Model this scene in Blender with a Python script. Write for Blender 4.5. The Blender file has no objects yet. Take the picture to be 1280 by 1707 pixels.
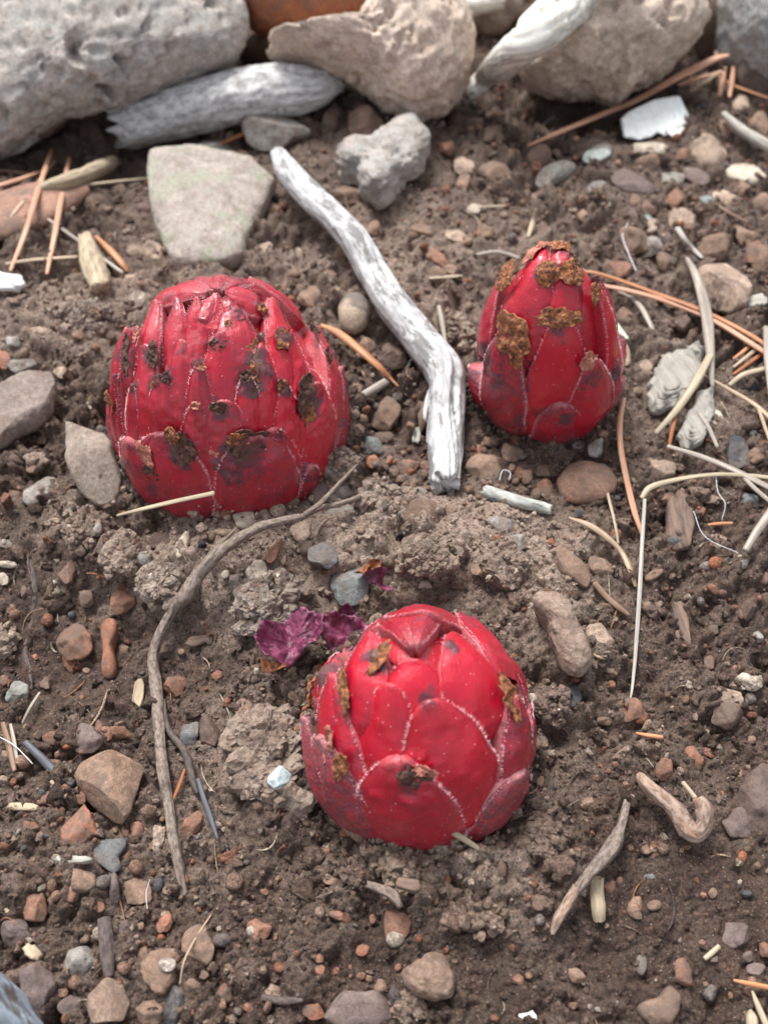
import bpy, bmesh, math, random
import numpy as np
random.seed(7); rng = np.random.default_rng(11)
C = bpy.context.scene.collection
SC = bpy.context.scene
# ------------------------------------------------------------------ camera, world, sun, exposure (all lengths below are in cm)
CM = 0.01
CAM = np.array([0.0, 0.0, 20.0]); DEP = math.radians(55); F = 1478.2
FW = np.array([0, math.cos(DEP), -math.sin(DEP)]); UPV = np.array([0, math.sin(DEP), math.cos(DEP)]); RT = np.array([1.0, 0, 0])
cd = bpy.data.cameras.new('camera'); cam = bpy.data.objects.new('camera', cd); C.objects.link(cam); SC.camera = cam
cam.location = CAM * CM; cam.rotation_euler = (math.radians(90) - DEP, 0, 0)
cd.sensor_fit = 'VERTICAL'; cd.sensor_height = 36; cd.lens = 18 / math.tan(math.radians(30))
cd.clip_start = 0.005; cd.clip_end = 200
cd.dof.use_dof = True; cd.dof.focus_distance = 0.205; cd.dof.aperture_fstop = 14
SUN_EL, SUN_AZ = math.radians(58), math.radians(-25)      # azimuth from +Y towards +X
w = bpy.data.worlds.new('World'); SC.world = w; w.use_nodes = True
wn = w.node_tree; bg = wn.nodes['Background']
sky = wn.nodes.new('ShaderNodeTexSky'); sky.sky_type = 'NISHITA'; sky.sun_disc = False
sky.sun_elevation = SUN_EL; sky.sun_rotation = SUN_AZ; sky.air_density = 1.0; sky.dust_density = 3.0
hs = wn.nodes.new('ShaderNodeHueSaturation'); hs.inputs['Saturation'].default_value = 0.28
wn.links.new(sky.outputs[0], hs.inputs['Color']); wn.links.new(hs.outputs[0], bg.inputs[0]); bg.inputs[1].default_value = 0.125
sd = bpy.data.lights.new('sun', 'SUN'); sd.energy = 2.1; sd.angle = math.radians(20); sd.color = (1, 0.985, 0.97)
so = bpy.data.objects.new('sun', sd); C.objects.link(so)
so.rotation_euler = (math.pi / 2 - SUN_EL, 0, math.pi - SUN_AZ)
SC.view_settings.view_transform = 'Standard'; SC.view_settings.look = 'None'; SC.view_settings.gamma = 1
SC.view_settings.exposure = 1.08; SC.view_settings.use_curve_mapping = False

# ------------------------------------------------------------------ noise
def _h(ix, iy, iz, seed):
    h = (ix.astype(np.int64) * 374761393 + iy.astype(np.int64) * 668265263 + iz.astype(np.int64) * 1440662683 + seed * 974634777) & 0xffffffff
    h = ((h ^ (h >> 13)) * 1274126177) & 0xffffffff
    h = ((h ^ (h >> 16)) * 2246822519) & 0xffffffff
    return (h ^ (h >> 15)).astype(np.float64) / 4294967295.0
def vn3(p, seed=0):
    i = np.floor(p); f = p - i; f = f * f * f * (f * (f * 6 - 15) + 10); i = i.astype(np.int64); r = 0
    for dx in (0, 1):
        for dy in (0, 1):
            for dz in (0, 1):
                wgt = (f[:, 0] if dx else 1 - f[:, 0]) * (f[:, 1] if dy else 1 - f[:, 1]) * (f[:, 2] if dz else 1 - f[:, 2])
                r = r + wgt * _h(i[:, 0] + dx, i[:, 1] + dy, i[:, 2] + dz, seed)
    return r * 2 - 1
def fbm3(p, seed=0, o=4, g=0.5):
    a, s, r = 1.0, 0.0, 0
    for k in range(o):
        r = r + a * vn3(p * (2.03 ** k) + 17.3 * k, seed + k); s += a; a *= g
    return r / s
def vn2(x, y, seed=0):
    ix = np.floor(x); iy = np.floor(y); fx = x - ix; fy = y - iy
    fx = fx * fx * (3 - 2 * fx); fy = fy * fy * (3 - 2 * fy); ix = ix.astype(np.int64); iy = iy.astype(np.int64); z = ix * 0
    a = _h(ix, iy, z, seed); b = _h(ix + 1, iy, z, seed); c = _h(ix, iy + 1, z, seed); d = _h(ix + 1, iy + 1, z, seed)
    return ((a * (1 - fx) + b * fx) * (1 - fy) + (c * (1 - fx) + d * fx) * fy) * 2 - 1
def fbm2(x, y, seed=0, o=4, g=0.5):
    a, s, r = 1.0, 0.0, 0
    for k in range(o):
        r = r + a * vn2(x * 2.03 ** k + 9.1 * k, y * 2.03 ** k - 5.7 * k, seed + k); s += a; a *= g
    return r / s
def caps2(x, y, seed):      # rounded clods: the highest of the caps of the nine cells around
    ix = np.floor(x).astype(np.int64); iy = np.floor(y).astype(np.int64); r = np.full(x.shape, -1.0); z = ix * 0
    for dx in (-1, 0, 1):
        for dy in (-1, 0, 1):
            cx = ix + dx; cy = iy + dy
            jx = cx + _h(cx, cy, z, seed); jy = cy + _h(cx, cy, z, seed + 1); rr = 0.36 + 0.44 * _h(cx, cy, z, seed + 2)
            d2 = ((x - jx) ** 2 + (y - jy) ** 2) / rr ** 2
            r = np.maximum(r, (1 - d2) * rr)
    return np.maximum(r, -0.35)
def cells3(p, seed):        # F1 distance
    i = np.floor(p).astype(np.int64); r = np.full(len(p), 9.0)
    for dx in (-1, 0, 1):
        for dy in (-1, 0, 1):
            for dz in (-1, 0, 1):
                c = i + np.array([dx, dy, dz])
                j = c + np.stack([_h(c[:, 0], c[:, 1], c[:, 2], seed + q) for q in range(3)], 1)
                r = np.minimum(r, ((p - j) ** 2).sum(1))
    return np.sqrt(r)

# ------------------------------------------------------------------ picture point -> place in the world
def ray(px, py):
    d = FW + RT * (px - 640) / F + UPV * (853.5 - py) / F
    return d
def plane_hit(px, py, z=0.0):
    d = ray(px, py); t = (z - CAM[2]) / d[2]; return CAM + d * t
MOUNDS = [  # px, py, rx, ry (cm), height (cm)
    (450, 930, 2.4, 1.3, 0.75), (690, 900, 2.6, 1.5, 0.85), (860, 960, 1.8, 1.6, 0.7), (560, 800, 1.0, 0.9, 0.45), (300, 960, 2.0, 1.1, 0.35),
    (935, 1130, 0.8, 1.6, 0.55), (700, 1455, 2.6, 0.7, 0.45), (900, 1430, 1.3, 1.3, 0.4), (450, 1120, 1.2, 1.2, 0.2), (120, 880, 1.4, 1.2, 0.5),
    (150, 540, 3, 2, 0.5), (640, 480, 3, 2, 0.3), (180, 1080, 2.4, 1.5, -0.6), (420, 1480, 2.0, 1.2, -0.2), (100, 1200, 2, 1.5, -0.3), (760, 1560, 1.2, .8, .3),
    (870, 720, 1.5, 1.5, -.25), (150, 225, 5, 2.6, -2.2), (950, 160, 4.5, 2.2, -1.8), (1150, 1350, 1.6, 1.3, 0.2), (860, 1300, .7, 1.0, -.35), (560, 1440, 1.0, .6, -.3), (225, 1045, .6, .4, -.55), (905, 1235, 1.0, .3, -.6), (545, 1400, .5, .5, -.5), (800, 990, .8, .3, -.4), (742, 1505, .3, .5, -.5), (880, 1290, .5, .5, -.4), (170, 1010, .8, .5, -.4)]
MW = [(plane_hit(a, b), rx, ry, h) for a, b, rx, ry, h in MOUNDS]
RINGS = [(plane_hit(396, 728), 2.62), (plane_hit(703, 1226), 1.95), (plane_hit(905, 658), 1.5)]      # soil heaped round the shoots
def macro(x, y):
    z = 0.35 * fbm2(x * 0.16, y * 0.16, 3, 3)
    for p, r in RINGS:
        d = np.hypot(x - p[0], y - p[1]) - r - .15; z = z + np.exp(-(d / np.where(d > 0, .75, .35)) ** 2) * (.50 + .38 * vn2(x * 1.1, y * 1.1, 55))
    for p, rx, ry, h in MW:
        z = z + h * np.exp(-(((x - p[0]) / rx) ** 2 + ((y - p[1]) / ry) ** 2))
    return z
def hit(px, py, up=0.0):
    z = 0.0
    for _ in range(6):
        p = plane_hit(px, py, z + up); z = float(macro(np.array([p[0]]), np.array([p[1]]))[0])
    return plane_hit(px, py, z + up)
def pxcm(p): return float(np.dot(np.asarray(p) - CAM, FW)) / F          # cm per picture pixel at p
def region(ox, oy, s): return lambda x, y: (ox + x / s, oy + y / s)

def maskfield(lst):
    q = [(plane_hit(a, b), rx, ry, v) for a, b, rx, ry, v in lst]
    def f(x, y):
        m = 0
        for p, rx, ry, v in q:
            m = m + v * np.exp(-(((x - p[0]) / rx) ** 2 + ((y - p[1]) / ry) ** 2))
        return m
    return f
dry_f = maskfield([(330, 950, 2.2, 1.3, 1.0), (450, 960, 2, 1.4, 1.05), (720, 900, 2.8, 1.5, 1.15), (560, 830, 1.4, .9, .7), (900, 960, 1.6, 1.6, .8), (420, 1260, 1.4, 1.6, .55),
                   (700, 1440, 1.5, .8, .55), (840, 1480, 1.4, 1.0, .4), (120, 540, 2.6, 2.0, .65), (130, 870, 1.3, 1.0, .5), (620, 470, 2.4, 2, .35), (100, 1420, 2, 1.4, .2),
                   (760, 560, 1.2, 1.6, .5), (1120, 660, 2.4, 2, .35), (950, 1130, .8, 1.4, .4), (900, 400, 9, 5, .28), (400, 400, 9, 5, .18), (250, 480, 2, 1, .4)])
wet_f = maskfield([(1130, 1600, 2.6, 1.6, 1.0), (1000, 1540, 1.4, 1.2, .6), (120, 1090, 1.8, 1.4, .8), (60, 1200, 1.3, 1.0, .5), (340, 1110, 1.6, 1.2, .5), (1230, 1060, 1.2, 1.2, .7),
                   (560, 1640, 1.6, .8, .7), (820, 1640, 1.4, .8, .6), (1180, 1450, 1.6, 1.6, .5), (760, 230, 3, 3, .6)])
def dryness(x, y):
    return np.clip(dry_f(x, y) + 0.42 * fbm2(x * 1.1, y * 1.1, 41, 5, .65) * (1 - .6 * np.clip(wet_f(x, y), 0, 1)) + 0.19 - .16 * np.clip(wet_f(x, y), 0, 1), 0, 1)
def domes2(x, y, seed):     # steep sided lumps with voids between them
    c = caps2(x, y, seed); return np.where(c > 0, np.sqrt(np.maximum(c, 0)) * .75 + .25 * c, c * .8)
def terrain(x, y):
    wet = np.clip(wet_f(x, y), 0, 1); c = 1 - 0.70 * wet
    g = np.clip(.75 + 1.1 * fbm2(x * .45, y * .45, 9, 2), .25, 1.35) * c
    wx = x + 0.30 * fbm2(x * 1.8, y * 1.8, 61, 4, .6); wy = y + 0.30 * fbm2(x * 1.8, y * 1.8, 71, 4, .6)
    z = macro(x, y) + 0.50 * g * (domes2(wx * 0.95, wy * 0.95, 5) - 0.25)
    z = z + 0.32 * g * (domes2(wx * 1.7 + 5, wy * 1.7, 35) - 0.2)
    wx = x + 0.10 * fbm2(x * 5, y * 5, 62, 3, .65); wy = y + 0.10 * fbm2(x * 5, y * 5, 72, 3, .65)
    z = z + 0.19 * (.25 + .75 * g) * (domes2(wx * 3.6, wy * 3.6, 15) - 0.15)
    z = z + 0.075 * (.5 + .5 * c) * domes2(wx * 7.5, wy * 7.5, 25)
    z = z + 0.16 * c * fbm2(x * 1.4, y * 1.4, 81, 6, 0.65)
    return z

# ------------------------------------------------------------------ materials
def mat(name):
    m = bpy.data.materials.new(name); m.use_nodes = True; nt = m.node_tree
    return m, nt, nt.nodes['Principled BSDF']
def nd(nt, t, ins=None, **kw):
    n = nt.nodes.new('ShaderNode' + t)
    for k, v in kw.items(): setattr(n, k, v)
    for k, v in (ins or {}).items():
        s = n.inputs[k]
        if isinstance(v, bpy.types.NodeSocket): nt.links.new(v, s)
        else: s.default_value = v
    return n
def mix(nt, fac, a, b, mode='MIX'):
    n = nt.nodes.new('ShaderNodeMix'); n.data_type = 'RGBA'; n.blend_type = mode
    for s, v in ((n.inputs[0], fac), (n.inputs[6], a), (n.inputs[7], b)):
        if isinstance(v, bpy.types.NodeSocket): nt.links.new(v, s)
        else: s.default_value = v if not isinstance(v, tuple) else (*v[:3], 1)
    return n.outputs[2]
def math_(nt, op, a, b=0.0, clamp=False):
    n = nt.nodes.new('ShaderNodeMath'); n.operation = op; n.use_clamp = clamp
    for s, v in ((n.inputs[0], a), (n.inputs[1], b)):
        if isinstance(v, bpy.types.NodeSocket): nt.links.new(v, s)
        else: s.default_value = v
    return n.outputs[0]
def step(nt, v, lo, hi):
    n = nd(nt, 'MapRange', {'Value': v, 'From Min': lo, 'From Max': hi}); n.interpolation_type = 'SMOOTHSTEP'; return n.outputs[0]
def noise(nt, vec, per_cm, detail=3, rough=0.6, dist=0.0):
    return nd(nt, 'TexNoise', {'Vector': vec, 'Scale': per_cm * 100, 'Detail': detail, 'Roughness': rough, 'Distortion': dist}).outputs[0]
def voro(nt, vec, per_cm, out=0, feature='F1'):
    return nd(nt, 'TexVoronoi', {'Vector': vec, 'Scale': per_cm * 100}, feature=feature).outputs[out]
def bump(nt, bs, h, dist_cm, strength=1.0, prev=None):
    n = nd(nt, 'Bump', {'Height': h, 'Distance': dist_cm * CM, 'Strength': strength})
    if prev is not None: nt.links.new(prev, n.inputs['Normal'])
    nt.links.new(n.outputs[0], bs.inputs['Normal']); return n.outputs[0]
def coords(nt, kind='Object'): return nd(nt, 'TexCoord').outputs[kind]

def soil_material(name, attr_mode):
    m, nt, bs = mat(name); co = nd(nt, 'NewGeometry').outputs['Position']
    n1 = noise(nt, co, 1.2, 4); n2 = noise(nt, co, 9, 5, .8); n3 = noise(nt, co, 20, 4, .8)
    if attr_mode == 'dry':
        a = nd(nt, 'Attribute', attribute_name='dry').outputs['Fac']
        f = math_(nt, 'ADD', a, math_(nt, 'MULTIPLY', math_(nt, 'SUBTRACT', n2, .5), .7), True)
        col = mix(nt, f, (.060, .040, .0315), (.34, .262, .208))
        col = mix(nt, step(nt, n1, .45, .7), col, mix(nt, .45, col, (.115, .072, .052)))
        vc = nd(nt, 'TexVoronoi', {'Vector': co, 'Scale': 2200.0})
        r = nd(nt, 'SeparateColor', {0: vc.outputs['Color']}).outputs
        col = mix(nt, math_(nt, 'MULTIPLY', math_(nt, 'GREATER_THAN', r[0], .90), .5), col, (.20, .115, .078))
        col = mix(nt, math_(nt, 'MULTIPLY', math_(nt, 'LESS_THAN', r[1], .10), .6), col, (.022, .019, .02))
    else:
        col = nd(nt, 'Attribute', attribute_name='Col').outputs['Color']
        col = mix(nt, 1.0, col, mix(nt, step(nt, n2, .3, .7), (.6, .58, .56), (1.4, 1.4, 1.4)), 'MULTIPLY')
    col = mix(nt, 1.0, col, mix(nt, step(nt, n3, .33, .67), (.55, .53, .52), (1.5, 1.5, 1.5)), 'MULTIPLY')
    vs = nd(nt, 'TexVoronoi', {'Vector': co, 'Scale': 2600.0})
    sp = math_(nt, 'MULTIPLY', math_(nt, 'GREATER_THAN', nd(nt, 'SeparateColor', {0: vs.outputs['Color']}).outputs[2], .982), math_(nt, 'LESS_THAN', vs.outputs['Distance'], .35))
    col = mix(nt, math_(nt, 'MULTIPLY', sp, .6), col, (.55, .5, .45))
    nt.links.new(col, bs.inputs['Base Color']); bs.inputs['Roughness'].default_value = .8; bs.inputs['Specular IOR Level'].default_value = .2
    b = bump(nt, bs, n2, .06, 1.0); bump(nt, bs, n3, .03, 1.0, b)
    return m
M_SOIL = soil_material('soil', 'dry'); M_CRUMB = soil_material('soil_crumb', 'Col')

def stone_material(name, dirt=.5, blotch=None, pits=False, spots=None):
    m, nt, bs = mat(name); co = coords(nt); oi = nd(nt, 'ObjectInfo')
    co = nd(nt, 'VectorMath', {0: co, 1: nd(nt, 'CombineXYZ', {0: oi.outputs['Random'], 1: oi.outputs['Random'], 2: oi.outputs['Random']}).outputs[0]}, operation='ADD').outputs[0]
    col = oi.outputs['Color']
    n1 = noise(nt, co, 1.6, 4, .6, .4); n2 = noise(nt, co, 9, 5, .8); n3 = noise(nt, co, 22, 3, .8)
    col = mix(nt, 1.0, col, mix(nt, step(nt, n1, .25, .75), (.72, .70, .68), (1.22, 1.22, 1.2)), 'MULTIPLY')
    if blotch: col = mix(nt, step(nt, noise(nt, co, .9, 4, .65, .6), .47, .6), col, blotch)
    if spots: col = mix(nt, math_(nt, 'MULTIPLY', step(nt, noise(nt, co, 3.2, 3, .7), .56, .64), .8), col, spots)
    col = mix(nt, 1.0, col, mix(nt, step(nt, n2, .3, .7), (.74, .73, .72), (1.2, 1.2, 1.2)), 'MULTIPLY')
    col = mix(nt, 1.0, col, mix(nt, step(nt, n3, .35, .65), (.82, .81, .8), (1.17, 1.17, 1.17)), 'MULTIPLY')
    d = math_(nt, 'MULTIPLY', step(nt, math_(nt, 'ADD', math_(nt, 'MULTIPLY', noise(nt, co, 5, 5, .8), .55), math_(nt, 'MULTIPLY', noise(nt, co, 1.3, 2), .45)), .48, .60), dirt * 1.7, True)
    col = mix(nt, d, col, (.155, .112, .088))
    nt.links.new(col, bs.inputs['Base Color']); bs.inputs['Roughness'].default_value = .78; bs.inputs['Specular IOR Level'].default_value = .3
    b = bump(nt, bs, n2, .04, .8); bump(nt, bs, n3, .016, .9, b)
    return m
M_STONE = stone_material('pebble_stone')
M_SLATE = stone_material('slate_stone', .25, (.16, .14, .125))
M_ROCK = stone_material('pitted_rock', .18, (.38, .37, .345), spots=(.33, .26, .22))
M_FLAT = stone_material('lichen_flat_stone', .25, (.33, .325, .255), spots=(.29, .26, .25))
M_PALE = stone_material('pale_rock', .2, (.62, .50, .40), spots=(.52, .38, .29))
M_RUSTROCK = stone_material('rust_rock', .3, (.30, .12, .06))

def clod_material():
    m, nt, bs = mat('dry_clod_soil'); co = nd(nt, 'NewGeometry').outputs['Position']; oi = nd(nt, 'ObjectInfo')
    n2 = noise(nt, co, 7, 5, .75); n3 = noise(nt, co, 35, 3, .7)
    col = mix(nt, 1.0, oi.outputs['Color'], mix(nt, step(nt, n2, .3, .68), (.6, .56, .53), (1.25, 1.25, 1.25)), 'MULTIPLY')
    col = mix(nt, step(nt, noise(nt, co, 1.3, 4, .6), .48, .62), col, mix(nt, .6, col, (.12, .085, .066)))
    vc = nd(nt, 'TexVoronoi', {'Vector': co, 'Scale': 900.0}); r = nd(nt, 'SeparateColor', {0: vc.outputs['Color']}).outputs
    col = mix(nt, math_(nt, 'MULTIPLY', math_(nt, 'GREATER_THAN', r[0], .85), .5), col, (.30, .20, .15))
    nt.links.new(col, bs.inputs['Base Color']); bs.inputs['Roughness'].default_value = .9; bs.inputs['Specular IOR Level'].default_value = .2
    b = bump(nt, bs, n2, .07, 1.0); bump(nt, bs, n3, .018, 1.0, b)
    return m
M_CLOD = clod_material()

def wood_material(name, base, dark, patch=None, patch_amt=.5, grain=6.0, rough=.7, along=.09):
    m, nt, bs = mat(name); uv = coords(nt, 'UV'); co = coords(nt)
    st = nd(nt, 'Mapping', {'Vector': uv, 'Scale': (grain, grain * along, 1)}).outputs[0]
    g = nd(nt, 'TexNoise', {'Vector': st, 'Scale': 3.0, 'Detail': 5, 'Roughness': .7, 'Distortion': .3}).outputs[0]
    col = mix(nt, step(nt, g, .36, .62), dark, base)
    col = mix(nt, 1.0, col, mix(nt, noise(nt, co, 2.0, 3), (.8, .8, .8), (1.15, 1.15, 1.15)), 'MULTIPLY')
    if patch:
        st2 = nd(nt, 'Mapping', {'Vector': uv, 'Scale': (6, .5, 1)}).outputs[0]
        pn = nd(nt, 'TexNoise', {'Vector': st2, 'Scale': 1.0, 'Detail': 6, 'Roughness': .72}).outputs[0]
        lo = .70 - .3 * patch_amt
        col = mix(nt, step(nt, pn, lo, lo + .04), col, patch)
    nt.links.new(col, bs.inputs['Base Color']); bs.inputs['Roughness'].default_value = rough; bs.inputs['Specular IOR Level'].default_value = .35
    b = bump(nt, bs, g, .02, .5); bump(nt, bs, noise(nt, co, 30, 3), .008, .7, b)
    return m
M_BRANCH = wood_material('bleached_branch_wood', (.56, .56, .55), (.34, .34, .34), (.21, .205, .195), .62, 6)
M_LOG = wood_material('weathered_log_wood', (.56, .56, .55), (.27, .26, .245), (.22, .20, .18), .3, 8)
M_WHITEWOOD = wood_material('white_chalky_wood', (.72, .70, .64), (.42, .39, .33), (.33, .28, .22), .4, 6)
M_LICHENTWIG = wood_material('speckled_twig_bark', (.50, .52, .47), (.3, .3, .27), (.12, .11, .095), .45, 3, .7, .4)
M_ROOT = wood_material('dry_root_bark', (.27, .215, .175), (.11, .083, .067), (.20, .17, .15), .4, 3.5, .85, .55)
M_DARKROOT = wood_material('damp_root_bark', (.13, .10, .088), (.06, .045, .04), (.16, .12, .10), .3, 3.5, .8, .55)
M_RUSTROOT = wood_material('peeling_root_bark', (.40, .30, .235), (.17, .11, .08), (.33, .18, .115), .55, 3.5, .85, .45)
NC = {'pink': ((.62, .36, .24), (.40, .20, .12)), 'orange': ((.55, .27, .13), (.30, .12, .055)), 'straw': ((.48, .40, .28), (.30, .24, .16)), 'grey': ((.42, .37, .31), (.22, .18, .15)),
      'pale': ((.46, .43, .38), (.27, .24, .21)), 'brown': ((.27, .17, .11), (.12, .07, .045)), 'slate': ((.12, .125, .14), (.05, .05, .06)), 'rust': ((.42, .15, .06), (.2, .07, .03)),
      'green': ((.38, .60, .30), (.62, .74, .60)), 'mauve': ((.17, .15, .16), (.09, .075, .08)), 'tan': ((.50, .38, .26), (.29, .20, .13)), 'hair': ((.7, .7, .72), (.6, .6, .62))}
M_N = {k: wood_material(k + '_dry_stem', a, b, None, 0, 1.6, .5) for k, (a, b) in NC.items()}
M_CHIP = {k: wood_material(k + '_wood_chip', a, b, None, 0, 5, .8) for k, (a, b) in (('straw', ((.47, .38, .26), (.25, .19, .13))), ('grey', ((.44, .42, .37), (.26, .24, .2))), ('fibre', ((.34, .315, .27), (.24, .22, .19))), ('brown', ((.20, .135, .10), (.08, .055, .045))), ('white', ((.74, .76, .72), (.55, .56, .52))))}

def red_material():
    m, nt, bs = mat('red_bract_flesh'); co = nd(nt, 'NewGeometry').outputs['Position']
    A = lambda n: nd(nt, 'Attribute', attribute_name=n).outputs['Fac']
    scar, edge, age = A('scar'), A('edge'), A('age')
    n1 = noise(nt, co, 1.3, 3); n2 = noise(nt, co, 6, 5, .7, .5); n3 = noise(nt, co, 28, 4, .75)
    uvm = nd(nt, 'Mapping', {'Vector': coords(nt, 'UV'), 'Scale': (9, .9, 1)}).outputs[0]
    st = nd(nt, 'TexNoise', {'Vector': uvm, 'Scale': 1.0, 'Detail': 5, 'Roughness': .65, 'Distortion': .4}).outputs[0]
    col = mix(nt, n1, (.37, .0018, .016), (.60, .0045, .028))
    col = mix(nt, math_(nt, 'MULTIPLY', step(nt, st, .52, .72), .35), col, (.28, .003, .018))
    f = math_(nt, 'MULTIPLY', math_(nt, 'MULTIPLY', age, 1.25, True), step(nt, n2, .25, .62), True)
    col = mix(nt, f, col, mix(nt, n3, (.075, .008, .018), (.20, .035, .055)))
    dusty = math_(nt, 'ADD', math_(nt, 'MULTIPLY', age, .5), math_(nt, 'MULTIPLY', edge, .6))
    dm = math_(nt, 'MULTIPLY', step(nt, math_(nt, 'ADD', n3, math_(nt, 'MULTIPLY', dusty, .34)), .62, .80), dusty, True)
    col = mix(nt, math_(nt, 'MULTIPLY', dm, .75), col, (.46, .20, .20))
    vs = nd(nt, 'TexVoronoi', {'Vector': co, 'Scale': 1300.0})
    r = nd(nt, 'SeparateColor', {0: vs.outputs['Color']}).outputs
    sp = math_(nt, 'MULTIPLY', math_(nt, 'LESS_THAN', vs.outputs['Distance'], math_(nt, 'MULTIPLY', r[0], .26)), math_(nt, 'GREATER_THAN', r[1], .80))
    col = mix(nt, math_(nt, 'MULTIPLY', sp, .5), col, (.80, .50, .46))
    s2 = math_(nt, 'ADD', scar, math_(nt, 'ADD', math_(nt, 'MULTIPLY', math_(nt, 'SUBTRACT', n2, .5), 1.1), math_(nt, 'MULTIPLY', math_(nt, 'SUBTRACT', n3, .5), .6)))
    col = mix(nt, math_(nt, 'MULTIPLY', step(nt, s2, .16, .50), math_(nt, 'GREATER_THAN', scar, .02)), col, mix(nt, n3, (.045, .008, .016), (.17, .042, .058)))
    col = mix(nt, math_(nt, 'MULTIPLY', step(nt, s2, .52, .74), .92), col, mix(nt, n3, (.016, .008, .008), (.16, .07, .035)))
    nt.links.new(col, bs.inputs['Base Color'])
    rg = math_(nt, 'ADD', .24, math_(nt, 'ADD', math_(nt, 'MULTIPLY', scar, .4), math_(nt, 'MULTIPLY', math_(nt, 'ADD', f, dm), .3)), True)
    nt.links.new(rg, bs.inputs['Roughness'])
    bs.inputs['Subsurface Weight'].default_value = .10; bs.inputs['Subsurface Radius'].default_value = (1, .15, .1); bs.inputs['Subsurface Scale'].default_value = .0012
    bs.inputs['Specular IOR Level'].default_value = .5
    b = bump(nt, bs, n1, .05, .5); b = bump(nt, bs, st, .035, .5, b); b = bump(nt, bs, n2, .03, .6, b); bump(nt, bs, n3, .012, .6, b)
    bs.inputs['Coat Weight'].default_value = .32; bs.inputs['Coat Roughness'].default_value = .17
    return m
M_RED = red_material()
def simple(name, a, b, per_cm=8, rough=.7, bmp=.02):
    m, nt, bs = mat(name); co = coords(nt); n = noise(nt, co, per_cm, 5, .7, .3)
    nt.links.new(mix(nt, step(nt, n, .35, .65), a, b), bs.inputs['Base Color']); bs.inputs['Roughness'].default_value = rough
    bump(nt, bs, n, bmp, .8); return m
M_FRINGE = simple('pale_pink_fringe', (.74, .34, .38), (.84, .56, .56), 4, .6, 0)
M_FRINGE2 = simple('tan_fringe', (.66, .40, .30), (.78, .55, .45), 4, .6, 0)
M_DRYTIP = simple('dried_orange_tip', (.40, .15, .055), (.085, .032, .02), 9, .8, .05)
M_DARKTIP = simple('blackened_tip', (.15, .062, .038), (.022, .011, .010), 9, .75, .06)
M_ROSETIP = simple('rosy_dried_tip', (.50, .21, .15), (.30, .09, .06), 6, .8, .05)
M_TORN = simple('torn_purple_bract', (.060, .009, .030), (.24, .055, .11), 4, .45, .05)

# ------------------------------------------------------------------ mesh helpers
def mesh(name, V, Fs, m, smooth=True, attrs=None, uv=None, col=None, data_only=False):
    me = bpy.data.meshes.new(name); V = np.asarray(V, dtype=np.float32) * CM
    if isinstance(Fs, np.ndarray): Fs = [Fs]
    Fs = [np.asarray(f, dtype=np.int32) for f in Fs if len(f)]
    nl = sum(f.size for f in Fs); npoly = sum(len(f) for f in Fs)
    me.vertices.add(len(V)); me.vertices.foreach_set('co', V.ravel())
    me.loops.add(nl); me.loops.foreach_set('vertex_index', np.concatenate([f.ravel() for f in Fs]))
    me.polygons.add(npoly)
    tot = np.concatenate([np.full(len(f), f.shape[1], dtype=np.int32) for f in Fs])
    st = np.concatenate([[0], np.cumsum(tot)[:-1]]).astype(np.int32)
    me.polygons.foreach_set('loop_start', st)
    try: me.polygons.foreach_set('loop_total', tot)
    except Exception: pass
    me.polygons.foreach_set('use_smooth', np.full(npoly, smooth))
    me.update(calc_edges=True); me.validate()
    for k, v in (attrs or {}).items():
        a = me.attributes.new(k, 'FLOAT', 'POINT'); a.data.foreach_set('value', np.asarray(v, dtype=np.float32))
    if col is not None:
        a = me.color_attributes.new('Col', 'FLOAT_COLOR', 'POINT'); a.data.foreach_set('color', np.concatenate([col, np.ones((len(col), 1))], 1).astype(np.float32).ravel())
    if uv is not None:
        l = me.uv_layers.new(name='UVMap'); vi = np.concatenate([f.ravel() for f in Fs])
        l.data.foreach_set('uv', np.asarray(uv, dtype=np.float32)[vi].ravel())
    me.materials.append(m); return me
def link(name, me, origin=(0, 0, 0), parent=None, **props):
    o = bpy.data.objects.new(name, me); C.objects.link(o)
    if parent is not None: o.parent = parent
    else: o.location = np.asarray(origin) * CM
    for k, v in props.items(): o[k] = v
    return o
def add(name, V, Fs, m, origin=None, parent=None, attrs=None, uv=None, col=None, smooth=True, tint=None, **props):
    """origin = world point in cm that becomes the object's origin (a child is written in its parent's frame)"""
    V = np.asarray(V, dtype=float)
    if parent is not None: org = np.array(parent['_org'] if '_org' in parent else (0, 0, 0)); me = mesh(name, V - org, Fs, m, smooth, attrs, uv, col); o = link(name, me, parent=parent, **props)
    else:
        if origin is None: origin = np.array([V[:, 0].mean(), V[:, 1].mean(), V[:, 2].min()])
        me = mesh(name, V - np.asarray(origin), Fs, m, smooth, attrs, uv, col); o = link(name, me, origin, **props)
    o['_org'] = [float(t) for t in (org if parent is not None else origin)]
    if tint: o.color = (*tint, 1)
    return o
def empty(name, p, **props):
    o = bpy.data.objects.new(name, None); C.objects.link(o); o.location = np.asarray(p) * CM; o.empty_display_size = .01
    o['_org'] = [float(t) for t in p]
    for k, v in props.items(): o[k] = v
    return o
_ico = {}
def ico(n):
    if n not in _ico:
        bm = bmesh.new(); bmesh.ops.create_icosphere(bm, subdivisions=n, radius=1)
        _ico[n] = (np.array([v.co[:] for v in bm.verts]), np.array([[v.index for v in f.verts] for f in bm.faces])); bm.free()
    return _ico[n]
def gridfaces(n, m, wrap=False):
    i = np.arange(n - 1)[:, None]; j = np.arange(m if wrap else m - 1)[None, :]; j2 = (j + 1) % m
    return np.stack([i * m + j, i * m + j2, (i + 1) * m + j2, (i + 1) * m + j], -1).reshape(-1, 4)

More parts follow.
